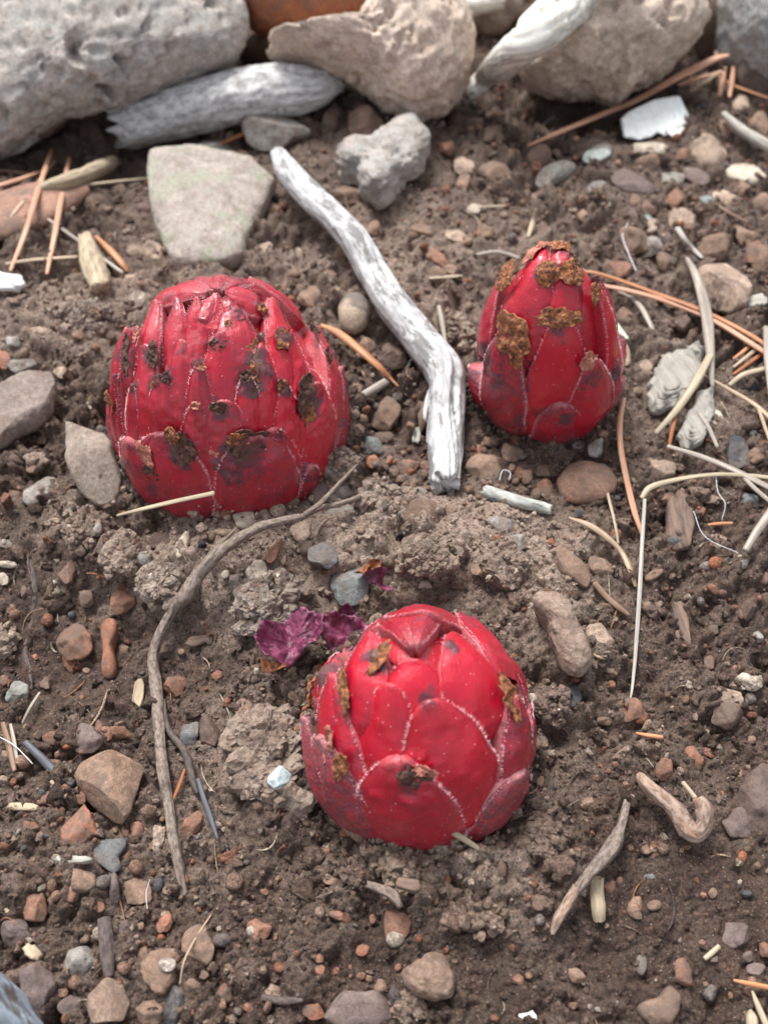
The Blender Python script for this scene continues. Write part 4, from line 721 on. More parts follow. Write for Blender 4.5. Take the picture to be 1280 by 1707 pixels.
NEED = [
 ('thick two tone pine needle slanting over the white ridged flake', 'pink', [(880, 243, 6), (940, 217, 10), (1000, 192, 11), (1060, 167, 13), (1130, 128, 16), (1190, 99, 15), (1214, 92, 8)], [.4, .8, 1.2, 1.6, 2, 2.2, 2.3]),
 ('upper orange pine needle of the long pair behind the slim red shoot', 'orange', [(975, 452, 5), (1010, 460, 8), (1090, 488, 9), (1170, 518, 9), (1240, 553, 9), (1300, 590, 8)], [.7] * 6),
 ('lower orange pine needle of the long pair behind the slim red shoot', 'pink', [(980, 472, 6), (1040, 483, 10), (1110, 502, 11), (1180, 530, 11), (1250, 572, 11), (1300, 605, 9)], [.6] * 6),
 ('wide grey tan stalk crossing over the needle pair', 'grey', [(1144, 430, 7), (1162, 465, 16), (1176, 520, 19), (1182, 575, 17), (1187, 645, 6)], [.3, .8, 1.2, 1.0, .4]),
 ('pale straw stalk lying on the grey fibrous chunk', 'straw', [(1183, 592, 12), (1160, 635, 14), (1130, 680, 12), (1092, 722, 7)], [1.0, .9, .8, .5]),
 ('thin tan stem running right from the grey fibrous chunk', 'tan', [(1172, 625, 5), (1225, 655, 8), (1262, 678, 9), (1300, 712, 7)], [.3, .5, .5, .5]),
 ('thin tan side stem at the right edge going down', 'tan', [(1262, 678, 6), (1272, 705, 6), (1284, 740, 5)], [.5, .4, .3]),
 ('curved tan stalk right of the slim red shoot top', 'grey', [(1030, 485, 5), (1062, 505, 9), (1082, 538, 9), (1094, 568, 6)], [.3, .5, .5, .3]),
 ('pinkish pine needle standing below the slim red shoot', 'pink', [(1040, 664, 6), (1033, 700, 10), (1034, 745, 10), (1044, 800, 10), (1056, 850, 10), (1072, 898, 6)], [.3, .4, .4, .35, .3, .2]),
 ('thin straw needle left of the pinkish needle', 'straw', [(1002, 776, 3), (1014, 830, 5), (1024, 870, 5), (1030, 906, 4)], [.3, .3, .2, .1]),
 ('long straight grey white stalk right of the front red shoot', 'pale', [(1074, 832, 6), (1070, 900, 7), (1066, 980, 7.5), (1060, 1070, 7), (1054, 1140, 5), (1050, 1165, 3)], [.6, .55, .45, .35, .25, .15]),
 ('grey tan needle arching right from a dark tip', 'straw', [(1069, 830, 8), (1085, 812, 11), (1130, 799, 9), (1190, 791, 8), (1250, 793, 8), (1310, 800, 8)], [.5, .6, .7, .7, .7, .7]),
 ('grey brown stalk sloping to the right edge', 'grey', [(1112, 744, 8), (1170, 762, 11), (1225, 785, 12), (1300, 822, 11)], [.5, .6, .6, .6]),
 ('lower grey stalk forking off to the right edge', 'grey', [(1232, 788, 8), (1258, 815, 9), (1300, 850, 9)], [.5, .5, .5]),
 ('curved tan needle left of the straight grey white stalk', 'tan', [(948, 863, 4), (980, 875, 11), (1010, 895, 12), (1035, 920, 10), (1050, 950, 10), (1059, 978, 5)], [.3, .35, .3, .3, .2, .1]),
 ('stubby brown stalk below the curved tan needle', 'brown', [(990, 972, 12), (1010, 995, 12), (1030, 1012, 11), (1047, 1025, 7)], [.1, .15, .15, .1]),
 ('short rust needle above the pale tan stones, right', 'rust', [(1128, 684, 5), (1120, 715, 7), (1114, 750, 5)], [.6, .5, .3]),
 ('short orange needle bit near the right edge', 'orange', [(1180, 875, 5), (1200, 873, 7), (1220, 872, 5)], [.2, .2, .2]),
 ('orange needle tapering to a pale point by the large left red shoot', 'orange', [(535, 542, 8), (565, 556, 15), (600, 584, 16), (632, 612, 12), (650, 630, 6), (664, 644, 3)], [.8, .9, .8, .6, .4, .3]),
 ('pale straw lying across the foot of the large left red shoot', 'straw', [(196, 859, 6), (240, 848, 9), (300, 834, 9), (357, 822, 9)], [1.7, 2.6, 3.0, 3.0]),
 ('first tall orange needle at the upper left, leaning', 'pink', [(18, 452, 6), (42, 390, 10), (62, 325, 10), (86, 250, 7)], [.3, .7, 1.0, 1.3]),
 ('second tall orange needle at the upper left, right of the first', 'pink', [(79, 457, 6), (92, 390, 10), (105, 320, 9), (116, 262, 6)], [.3, .6, .9, 1.2]),
 ('thin orange needle crossing behind the tall ones, left edge', 'tan', [(-5, 392, 5), (40, 335, 7), (92, 268, 5)], [.3, .7, 1.0]),
 ('flat lying tan needle at the left, crossing the tall ones low', 'tan', [(10, 440, 7), (60, 433, 8), (130, 428, 7)], [.3, .4, .3]),
 ('pale needle right of the tan stick, upper left', 'straw', [(135, 309, 6), (190, 303, 7), (248, 297, 5)], [.5, .5, .3]),
 ('grey stem running from the tall needles to the tan chunk', 'grey', [(32, 340, 4), (80, 365, 6), (130, 400, 6), (205, 455, 7)], [.6, .6, .6, .2]),
 ('orange brown needle beside the tan chunk', 'orange', [(160, 394, 6), (185, 418, 12), (203, 438, 12), (213, 452, 5)], [.4, .5, .4, .2]),
 ('tan needle at the far left under the pitted rock', 'pink', [(-10, 312, 9), (30, 300, 11), (75, 284, 8)], [.4, .5, .5]),
 ('brown needle flat under the pitted rock, left edge', 'brown', [(-5, 284, 5), (20, 286, 6), (62, 292, 4)], [.3, .3, .3]),
 ('left of two short needles below the tip of the thick needle', 'pink', [(1208, 112, 6), (1203, 136, 9), (1199, 160, 6)], [1, .9, .6]),
 ('right of two short needles below the tip of the thick needle', 'pink', [(1222, 112, 6), (1219, 136, 8), (1215, 162, 6)], [1, .9, .6]),
 ('orange needle running right from the thick needle tip', 'orange', [(1190, 120, 4), (1222, 142, 6), (1285, 165, 6)], [.8, .6, .5]),
 ('short tan needle under the thick needle, upper right', 'pink', [(1130, 142, 8), (1165, 130, 9), (1202, 120, 6)], [.7, .9, 1]),
 ('second short tan needle under the thick needle', 'tan', [(1150, 152, 6), (1178, 135, 7), (1200, 118, 5)], [.7, .9, 1]),
 ('brown bud twig at the tip of the thick needle', 'brown', [(1192, 86, 7), (1197, 100, 9), (1208, 118, 5)], [2.4, 2.2, 1.6]),
 ('tiny orange and white needle right of the front red shoot', 'orange', [(1060, 1222, 4), (1080, 1226, 8), (1104, 1229, 7)], [.2, .2, .2]),
 ('orange needle at the right edge near the bottom', 'orange', [(1222, 1634, 4), (1245, 1639, 8), (1300, 1650, 9)], [.2, .3, .3]),
 ('pale straw stem at the bottom right corner', 'straw', [(1253, 1652, 4), (1262, 1675, 10), (1278, 1712, 12)], [.3, .3, .3]),
 ('pale seed at the bottom right corner', 'straw', [(1250, 1683, 5), (1252, 1695, 19), (1253, 1712, 20)], [.2, .2, .2]),
 ('small straw chip above the bottom right pebbles', 'straw', [(1174, 1598, 8), (1186, 1588, 9), (1198, 1577, 8)], [.1, .1, .1]),
 ('short straw stub poking out under the front red shoot', 'straw', [(748, 1384, 9), (772, 1398, 11), (803, 1418, 7)], [.9, .7, .4]),
 ('rust needle between the long root and the dark root', 'rust', [(308, 1282, 4), (299, 1308, 7), (287, 1337, 5)], [.2, .2, .2]),
 ('thin curved stem on the lower left stones', 'tan', [(352, 1525, 2.5), (330, 1558, 3.5), (308, 1600, 3.5), (300, 1640, 2)], [.4, .5, .5, .3]),
 ('green white stem right of the slim red shoot', 'green', [(1008, 512, 6), (1022, 535, 9), (1044, 565, 9)], [.5, .6, .4]),
 ('tiny green sprout beside the bleached branch', 'green', [(677, 612, 4), (682, 605, 7), (686, 598, 4)], [.3, .4, .5]),
 ('short needle bundle, upper piece, at the right edge', 'orange', [(1222, 598, 5), (1245, 580, 7), (1275, 548, 7)], [.3, .4, .5]),
 ('short needle bundle, middle piece, at the right edge', 'tan', [(1222, 612, 5), (1250, 590, 7), (1285, 560, 7)], [.3, .4, .5]),
 ('short needle bundle, lower piece, at the right edge', 'rust', [(1222, 624, 5), (1255, 600, 7), (1290, 572, 7)], [.3, .4, .5]),
 ('curved pale stem near the right edge under the bundle', 'straw', [(1215, 642, 8), (1240, 624, 10), (1285, 612, 9)], [.3, .5, .5]),
 ('grey stem standing at the right edge over the needles', 'grey', [(1276, 545, 10), (1279, 600, 12), (1284, 660, 8)], [1, .8, .4]),
 ('thin straw above the slim red shoot, left side', 'grey', [(795, 424, 6), (830, 420, 9), (865, 430, 7)], [.3, .5, .3]),
 ('thin pale straw lying left of the slim red shoot top', 'straw', [(715, 464, 5), (745, 462, 8), (770, 460, 5)], [.3, .3, .3]),
 ('grey stalk between the bleached branch and the slim red shoot', 'grey', [(731, 510, 7), (737, 540, 9), (743, 575, 6)], [.3, .3, .3]),
 ('upright straw behind the slim red shoot', 'straw', [(880, 395, 7), (888, 370, 9), (893, 348, 5)], [.2, .5, .8]),
 ('short straw under the pebbles at the upper centre', 'straw', [(800, 345, 4), (820, 344, 5), (842, 343, 4)], [.2, .2, .2]),
 ('dark grey stick bit sloping in the gravel, upper right', 'brown', [(1192, 340, 5), (1215, 355, 7), (1245, 370, 5)], [.3, .3, .2]),
 ('pale stick end in the gravel behind the pinkish block', 'pale', [(1128, 380, 11), (1140, 398, 10), (1155, 415, 9), (1170, 430, 6)], [.4, .4, .3, .2]),
 ('grey stick in two parts beside the charcoal pebble, right', 'grey', [(1165, 690, 8), (1180, 712, 8), (1195, 745, 6)], [.4, .4, .3]),
 ('brown stalk lying flat left of the grey root, lower left edge', 'brown', [(5, 1205, 8), (15, 1240, 12), (25, 1285, 8)], [.1, .2, .1]),
 ('grey straw beside the brown stalk, left edge', 'grey', [(18, 1207, 5), (24, 1235, 7), (30, 1272, 5)], [.3, .3, .2]),
 ('brown needle under the thin straw on the upper left', 'rust', [(370, 240, 6), (395, 228, 9), (420, 218, 7)], [.4, .4, .4]),
 ('rust sliver in front of the weathered log', 'orange', [(262, 252, 5), (282, 256, 7), (300, 255, 5)], [.4, .4, .4]),
]
for i, (lab, kcol, pts, lf) in enumerate(NEED):
    stick('pine_needle' if kcol in ('pink', 'orange', 'rust') else 'dry_stem', lab, 'needle' if kcol in ('pink', 'orange', 'rust') else 'stem', pts, M_N[kcol], lifts=[v * .55 for v in lf], k=9, n=10 + 9 * len(pts), flat=.5, rough=.05, seed=40 + i, group=G_N if kcol in ('pink', 'orange', 'rust') else 'dry stems and straws')
for i, (lab, pts) in enumerate([('fine white hair curving behind the slim red shoot', [(1046, 372, 1.6), (1037, 392, 1.8), (1046, 420, 1.8), (1060, 452, 1.6)]), ('fine white thread at the left edge above the slate blue twig', [(-5, 1226, 1.6), (25, 1243, 1.8), (55, 1273, 1.4)]),
        ('fine white hair looping over the right hand gravel', [(1192, 790, 1.2), (1196, 820, 1.2), (1208, 840, 1.6), (1202, 868, 1.4)]), ('fine white hair curving below the right stalks', [(1155, 852, 1.2), (1175, 895, 1.3), (1230, 922, 1.2)]),
        ('fine pale root hair on the lower left soil', [(250, 1466, 1.1), (244, 1490, 1.3), (246, 1515, 1.1)]), ('fine hair in the shade under the tan rock', [(896, 228, 1.6), (912, 202, 1.8), (955, 180, 1.6)]), ('tiny curled hair by the speckled twig', [(832, 800, 1.5), (838, 784, 1.7), (850, 788, 1.6), (848, 800, 1.5)])]):
    stick('hair', lab, 'hair', pts, M_N['hair'], lift=.3, k=5, n=30, rough=0, seed=90 + i)
def litter(n=420):
    r = np.random.default_rng(77); Vs, Fq, k, cols = [], [], 0, []
    for _ in range(n):
        d = r.uniform(0, 1) ** .7; y = 0 + 34 * d; x = r.uniform(-1, 1) * .46 * (y * math.cos(DEP) + 16.4); ln = r.uniform(.25, 1.3) * (.6 + .4 * r.random()); a = r.uniform(0, 2 * math.pi); rad = r.uniform(.006, .022) * (1 if r.random() < .85 else 2)
        t = np.linspace(-.5, .5, 8); bend = r.normal(0, .5); px_, py_ = x + ln * t * math.cos(a) - bend * ln * (t * t) * math.sin(a), y + ln * t * math.sin(a) + bend * ln * (t * t) * math.cos(a)
        zz = terrain(px_, py_); zz = np.polyval(np.polyfit(t, zz, 2), t) + r.uniform(.02, .09); zz = np.maximum(zz, terrain(px_, py_) - .02); P = np.stack([px_, py_, zz], 1)
        th = np.linspace(0, 2 * math.pi, 5, endpoint=False); taper = (1 - (2 * np.abs(t)) ** 4 * .7)[:, None, None] * rad
        nrm = np.array([-math.sin(a), math.cos(a), 0]); V = P[:, None] + (np.cos(th)[None, :, None] * nrm + np.sin(th)[None, :, None] * Z3) * taper
        Vs.append(V.reshape(-1, 3)); Fq.append(gridfaces(8, 5, True) + k); k += 40
        cols.append(np.repeat([np.array([[.30, .22, .15], [.14, .09, .065], [.42, .36, .27], [.2, .15, .12], [.34, .17, .09], [.09, .07, .06]])[r.integers(0, 6)] * r.uniform(.8, 1.2)], 40, 0))
    add('fine_plant_litter', np.concatenate(Vs), np.concatenate(Fq), M_CRUMB, origin=(0, 0, 0), col=np.concatenate(cols), kind='stuff')
litter()
G_C = 'chips of wood and plant matter'
def chip(label, cx, cy, w_, h_, ang, kind, name='wood_chip', th=.25, up=.0, poly=None, seed=1, lump=.06, **kw):
    P = poly or ell(cx, cy, w_, h_, ang, 14, .55, .22, random.Random(int(cx)))
    if poly:
        r_ = random.Random(seed); Q = []
        for i in range(len(poly)):
            (x1, y1), (x2, y2) = poly[i], poly[(i + 1) % len(poly)]
            for t_ in (0, .33, .66): Q.append((x1 + (x2 - x1) * t_ + r_.uniform(-6, 6), y1 + (y2 - y1) * t_ + r_.uniform(-5, 5)))
        P = Q
    kw.setdefault('soft', False)
    (V, Fc), org = stone_ground(P, thick=th, sink=.05, up=up, q=.4, qz=.6, lump=lump, seed=seed, sub=5 if poly else 4, **kw)
    a = math.radians(-ang); L = V - org; u = L[:, 0] * math.cos(a) + L[:, 1] * math.sin(a); v = -L[:, 0] * math.sin(a) + L[:, 1] * math.cos(a)
    if w_ < h_: u, v = v, u
    add(name, V, Fc, M_CHIP[kind], origin=org, uv=np.stack([v * .28 + L[:, 2] * .3, u * .5], 1), label=label, category='wood chip', group=G_C)
chip('small pale straw chip left of the long root', *ZL(595, 905), 18, 46, 5, 'straw')
chip('thin brown bark chip right of the long root', *ZL(855, 685), 44, 15, -15, 'brown')
chip('pale thin chip near the left edge above the rust angular stone', *ZH(205, 1195), 58, 13, 5, 'straw')
chip('tiny pale chip beside the slate blue twig end', *ZH(455, 1010), 23, 11, 45, 'straw')
chip('mauve straight edged chip left of the slate shard', *ZH(585, 1625), 66, 12, 1, 'grey', th=.4)
chip('straw coloured chip at the left edge, lower down', 5, 1513, 50, 15, 5, 'straw')
chip('short tan chip above the lower left angular stones', *ZB(147, 867), 32, 20, 42, 'straw', th=.5)
chip('dark brown bark chip in the gravel, right side', *ZQ(835, 790), 26, 85, -8, 'brown')
chip('broad dark purple bark chip below the right stalks', *ZQ(820, 290), 44, 76, 0, 'brown', th=.3)
chip('white flaky chip at the bottom edge right of centre', *ZR(50, 1520), 32, 20, -20, 'white')
chip('grey fibrous chunk right of the slim red shoot', 1125, 630, 0, 1, -20, 'fibre', poly=[(1085, 640), (1098, 608), (1125, 585), (1160, 574), (1172, 592), (1170, 640), (1122, 682), (1085, 688), (1078, 665)], th=.16, lump=.12, detail=.10)
chip('smaller grey fibrous chunk below the first, beside the rust needle', 1160, 700, 0, 1, -20, 'fibre', poly=[(1140, 692), (1165, 655), (1188, 648), (1190, 668), (1168, 740), (1142, 752), (1130, 722)], th=.2, lump=.12, seed=5, detail=.10)
chip('grey green weathered chip right of the pinkish block stone', 1262, 502, 36, 18, -12, 'grey', seed=6, lump=.12)
chip('white curled chip at the left edge beside the large red shoot', 15, 470, 50, 26, 10, 'white', seed=7, up=.3)
chip('tan flat chip topping the light clod below the front shoot', *ZM(665, 322), 40, 20, 8, 'brown', up=.7, th=.5)
chip('pale small chip on the ridge above the front red shoot', *ZC(730, 225), 14, 30, 10, 'grey')
chip('grey sliver among pebbles at the upper right', 1243, 225, 60, 12, 38, 'grey', up=.1)

# ------------------------------------------------------------------ the red shoots
class Body:
    def __init__(s, px, py, R, H, a, b, lean=(0, 0), waist=0.0):
        s.base = hit(px, py); s.R, s.H = R, H; s.ax = np.array([lean[0], lean[1], 1.0]); s.ax /= np.linalg.norm(s.ax)
        s.e1 = np.cross(Y3, s.ax); s.e1 /= np.linalg.norm(s.e1); s.e2 = np.cross(s.ax, s.e1)
        t = np.concatenate([np.linspace(-.45, 0, 20)[:-1], 1 - np.linspace(1, 0, 80) ** 2]); h = H * t
        r = np.where(t < 0, R * (1 - .5 * t * t), R * (1 - np.abs(t) ** a) ** (1 / b)); h0 = .32 * H; r = r * (1 - waist * np.exp(-np.maximum(t, 0) / .16))
        s.O = s.base + s.ax * h0; ps = np.arctan2(r, h - h0); rho = np.hypot(r, h - h0); i = np.argsort(ps); s.ps, s.rh = ps[i], rho[i]
    def rho(s, D):
        c = D @ s.ax; return np.interp(np.arccos(np.clip(c, -1, 1)), s.ps, s.rh) * (1 + .045 * vn3(D * 1.7 + s.R, 9) + .02 * vn3(D * 4 + s.H, 19))
    def dirn(s, psi, phi):
        return s.ax * math.cos(psi) + (s.e1 * math.cos(phi) + s.e2 * math.sin(phi)) * math.sin(psi)
    def pick(s, px, py, off=.15):
        d = ray(px, py); t0 = np.dot(s.O - CAM, d) / np.dot(d, d); ts = np.linspace(t0 - 8 / np.linalg.norm(d), t0 + 1.0, 900)
        P = CAM + ts[:, None] * d; Q = P - s.O; L = np.linalg.norm(Q, axis=1); g = L - (s.rho(Q / L[:, None]) + off)
        i = np.argmax(g < 0) if (g < 0).any() else int(np.argmin(g)); return Q[i] / L[i]
def slerp(a, b, t):
    w0 = math.acos(float(np.clip(a @ b, -1, 1))); s = math.sin(w0) + 1e-9; t = t[:, None]; return (np.sin((1 - t) * w0) * a + np.sin(t * w0) * b) / s
def bract(plant, B, tip, base, w_cm, off, shape=2.2, scars=(), age=.3, seed=0, lift=.0, fringe=1.0, ns=48, nt_=35, tan=False, bulge=.20, shift=0.0):
    mid_len = math.acos(float(np.clip(tip @ base, -1, 1))); s = np.linspace(0, 1, ns) ** .9; s[-1] = .999
    M = slerp(base, tip, s); t = np.tanh(np.linspace(-1, 1, nt_) * 1.6) / math.tanh(1.6)
    Tn = np.gradient(M, axis=0); Tn /= np.linalg.norm(Tn, axis=1, keepdims=True)
    prof = np.where(s < .5, .78 + .22 * np.sin(s * math.pi), 0); u = np.clip((s - .5) / .5, 0, 1)
    prof = np.where(s < .5, prof, (1 - u ** (shape * .85)) ** (1 / 1.55)); rs = np.random.default_rng(seed)
    rl = B.rho(M); alpha = np.clip(w_cm / 2 * prof / rl, 0, 1.5)
    D = np.zeros((ns, nt_, 3))
    jl = 1 + .10 * fbm2(s * 6, s * 0 + seed * 1.7, seed, 3); jr = 1 + .10 * fbm2(s * 6, s * 0 + seed * 3.1, seed + 5, 3)
    for j, tt in enumerate(t):
        th = alpha * (tt + shift * (1 - tt * tt) * s) * (jl if tt < 0 else jr); Sd = np.cross(Tn, M)
        D[:, j] = M * np.cos(th)[:, None] + Sd * np.sin(th)[:, None]
    Dn = D.reshape(-1, 3); Dn /= np.linalg.norm(Dn, axis=1, keepdims=True); rb = B.rho(Dn)
    TT = np.repeat(t[None], ns, 0).ravel(); SS = np.repeat(s[:, None], nt_, 1).ravel(); U = np.clip((SS - .5) / .5, 0, 1)
    edge = np.maximum(np.abs(TT), np.where(SS > .5, U, 0) ** 1.0)      # 1 at the margin
    em = np.clip((edge - .72) / .28, 0, 1)
    th = off + bulge * (1 - np.abs(TT) ** 2.6) * (1 - .45 * U ** 2) * np.clip(SS * 4 + .3, 0, 1) + lift * U ** 2.5 * (1 - .5 * TT ** 2) + .028 * np.exp(-((edge - .93) / .05) ** 2)
    drop = np.clip((edge - .955) / .045, 0, 1) ** 2; th = th - drop * np.minimum(off + .12, .32)
    P = B.O + Dn * (rb + th)[:, None]
    Lg = np.stack([TT * 5, SS * 1.3, TT * 0 + seed], 1); wr = .3 + 1.2 * age
    mid = .04 * fbm3(P * 1.6, seed, 3) + .035 * wr * fbm3(Lg, seed + 8, 3) + .022 * wr * fbm3(P * 6, seed + 4, 3, .6)
    scar = np.zeros(len(P)); disp = np.zeros(len(P))
    for (c, r, amt, kind) in scars:
        dd = np.linalg.norm((P - c), axis=1) / r; dd = dd * (1 + .9 * fbm3(P * 2.6, 77, 4, .6)); f = np.clip(1 - dd, 0, 1); f = f * f * (3 - 2 * f)
        scar = np.maximum(scar, f * amt)
        if kind == 'pit': disp -= .16 * np.clip(1 - dd * 1.3, 0, 1) - .05 * np.exp(-((dd - .95) / .2) ** 2)
        else: disp += f * amt * (.05 * fbm3(P * 7, 33, 3) * 2 + .02)
    P = P + Dn * (mid + disp)[:, None]
    em2 = em * (SS > .12)
    hz = (P - B.base) @ B.ax
    ag = np.clip(age + .55 * np.exp(-np.maximum(hz, 0) / .6) + .25 * fbm3(P * .8, seed + 3, 2), 0, 1)
    rim = np.clip((edge - .80) / .17, 0, 1) * np.clip((SS - .45) / .4, 0, 1)
    scar = np.clip(np.maximum(scar, rim * (.15 + .55 * age) * np.clip(.6 + 1.2 * fbm3(P * 1.5, seed + 6, 2), 0, 1)), 0, 1)
    o = add('bract', P, gridfaces(ns, nt_), M_RED, parent=plant, attrs={'scar': scar, 'edge': em2, 'age': ag}, uv=np.stack([TT * w_cm, SS * mid_len * B.R], 1))
    if fringe > 0:
        Pg = P.reshape(ns, nt_, 3); Dg = Dn.reshape(ns, nt_, 3); hv, hf = [], []
        ring = [(i, 1, 3) for i in range(int(ns * .22), ns - 1)] ; pts = []
        for side in (0, 1):
            J, J2 = (3, 7) if side == 0 else (nt_ - 4, nt_ - 8)
            a = Pg[int(ns * .2):-2, J]; inn = Pg[int(ns * .2):-2, J2]; dn = Dg[int(ns * .2):-2, J]
            L = np.concatenate([[0], np.cumsum(np.linalg.norm(np.diff(a, axis=0), axis=1))]); n = int(L[-1] / .013 * fringe * (.5 + .5 * math.sin(seed * 2.3) ** 2))
            for q in np.sort(rs.uniform(0, L[-1], n)):
                pa = np.array([np.interp(q, L, a[:, k]) for k in range(3)]); pi = np.array([np.interp(q, L, inn[:, k]) for k in range(3)]); dd = np.array([np.interp(q, L, dn[:, k]) for k in range(3)])
                ou = pa - pi; ou /= np.linalg.norm(ou) + 1e-9; pts.append((pa + dd * (.03 + rs.uniform(0, .03)) - ou * rs.uniform(0, .05), ou, dd))
        tip_p = Pg[-1, nt_ // 2]
        tdir = Tn[-1]
        keep = vn3(np.array([p[0] for p in pts]) * 1.1, seed) if pts else []
        for (p0, ou, dd), kp in zip(pts, keep):
            if rs.random() > 1.0 + 1.5 * kp: continue
            ln = rs.uniform(.04, .095) * (1.25 if rs.random() < .2 else 1); dr = ou * .8 + tdir * rs.uniform(.2, 1.1) + dd * rs.uniform(-.15, .3) + rs.normal(0, .22, 3); dr /= np.linalg.norm(dr)
            sd_ = np.cross(dr, dd); sd_ /= np.linalg.norm(sd_) + 1e-9; wd = .0052; b0 = len(hv)
            hv += [p0 - sd_ * wd, p0 + sd_ * wd, p0 + dd * wd * 1.5, p0 + dr * ln + dd * rs.uniform(-.01, .02)]; hf += [(b0, b0 + 1, b0 + 3), (b0 + 1, b0 + 2, b0 + 3), (b0 + 2, b0, b0 + 3)]
        if hv: add('fringe', np.array(hv), np.array(hf), M_FRINGE2 if tan else M_FRINGE, parent=o, kind='stuff')
    return o
def scab(plant, B, px, py, w_px, h_px, ang, m, off=.3, curl=.10, seed=0):
    d = B.pick(px, py, off); r = float(B.rho(d[None])[0]) + off; c = B.O + d * r; sc = pxcm(c); n = d
    up = UPV - n * np.dot(UPV, n); up /= np.linalg.norm(up); sd_ = np.cross(up, n); a = math.radians(-ang); e1 = sd_ * math.cos(a) + up * math.sin(a); e2 = -sd_ * math.sin(a) + up * math.cos(a)
    fs = 1 / max(.45, abs(np.dot(n, -(c - CAM) / np.linalg.norm(c - CAM)))); nr, nk = 12, 44; ph = np.linspace(0, 2 * math.pi, nk, endpoint=False); V = []
    rag = 1 + .5 * fbm2(np.cos(ph) * 2.2 + seed, np.sin(ph) * 2.2, seed, 4, .75)
    for top in (1, 0):
        for i in range(nr):
            s = (i + .05) / (nr - 1 + .05)
            if top == 0: s = 1 - s + .004
            u = np.cos(ph) * s * rag * w_px * 1.15 * sc / 2; v = np.sin(ph) * s * rag * h_px * 1.15 * sc / 2 * min(fs, 1.3)
            q = c + u[:, None] * e1 + v[:, None] * e2; Q = q - B.O; L = np.linalg.norm(Q, axis=1); Dq = Q / L[:, None]; rr = B.rho(Dq) + off
            z = .075 * fbm3(q * 4.5, seed, 4, .7) * 2.2 + curl * 1.5 * s ** 2 * (.4 + .9 * (fbm2(np.cos(ph) * 1.2, np.sin(ph) * 1.2 + seed, seed + 2, 2))) + (.012 if top else -.012)
            V.append(B.O + Dq * (rr + z)[:, None])
    V = np.concatenate(V)
    return add('dried_tip', V, gridfaces(2 * nr, nk, True), m, parent=plant)
def plant(label, B, zone, bracts, scabs, scarlist, nback=22, seed=0, tan=False, wback=1.5):
    root = empty('red_shoot', B.base, label=label, category='plant', group='red leafless shoots pushing out of the soil')
    # core under the bracts
    T, Fc = ico(5); V = B.O + T * (B.rho(T) - .08)[:, None]; z = np.zeros(len(V))
    add('core', V, Fc, M_RED, parent=root, attrs={'scar': z, 'edge': z, 'age': z + .2}, uv=np.stack([V[:, 0] * 2, V[:, 2]], 1))
    sc = []
    for (x, y, r, amt, kind) in scarlist:
        px, py = zone(x, y); d = B.pick(px, py, .25); c = B.O + d * (float(B.rho(d[None])[0]) + .35); sc.append((c, 1.35 * r * pxcm(c) / zone_s(zone) * 1.0, amt, kind))
    rs = np.random.default_rng(seed)
    # bracts all the way round, tips climbing towards the apex; the nearer side is then overlaid with the ones the photo shows
    for i in range(nback):
        psi = .16 + 1.55 * (i / nback) ** .8; phi = i * 2.39996 + seed; tip = B.dirn(psi, phi); bs_ = B.dirn(min(psi + 1.15, 2.15), phi + rs.normal(0, .05))
        front = np.dot(tip, (CAM - B.O) / np.linalg.norm(CAM - B.O)) > .35
        if front and psi > .45: continue
        off = (.02 + .32 * (i / nback)) if not front else .03
        bract(root, B, tip, bs_, wback * (.55 + .6 * math.sin(min(psi, 1.5))), off, 2.0, sc + [(B.O + tip * (float(B.rho(tip[None])[0]) + off), .45, .75, 'flat')], .4, seed * 50 + i, tan=tan, ns=34, nt_=23, fringe=.7)
    for i, (tx, ty, bx, by, wd, lay, shp, age) in enumerate(bracts):
        tip = B.pick(*zone(tx, ty), .02 + .115 * lay); bs_ = B.pick(*zone(bx, by), .02 + .115 * lay)
        cpos = B.O + slerp(bs_, tip, np.array([.5]))[0] * B.R; w_cm = wd / zone_s(zone) * pxcm(cpos)
        ext = slerp(bs_, tip, np.array([-.35]))[0]       # run the base on under the soil or the outer bracts
        bract(root, B, tip, ext, w_cm, .02 + .115 * lay, shp, sc, age, seed * 100 + i, lift=.05 + .05 * rs.random(), tan=tan)
    for i, (x, y, w_, h_, a, mm, off) in enumerate(scabs):
        px, py = zone(x, y); scab(root, B, px, py, w_ / zone_s(zone), h_ / zone_s(zone), a, mm, off * 1.42 + .02, .02, seed=seed * 10 + i)
    return root
def zone_s(z): a = z(0, 0); b = z(100, 0); return 100 / (b[0] - a[0])
B2 = Body(703, 1226, 2.25, 4.15, 1.75, 1.65, (-.07, -.02), .18)
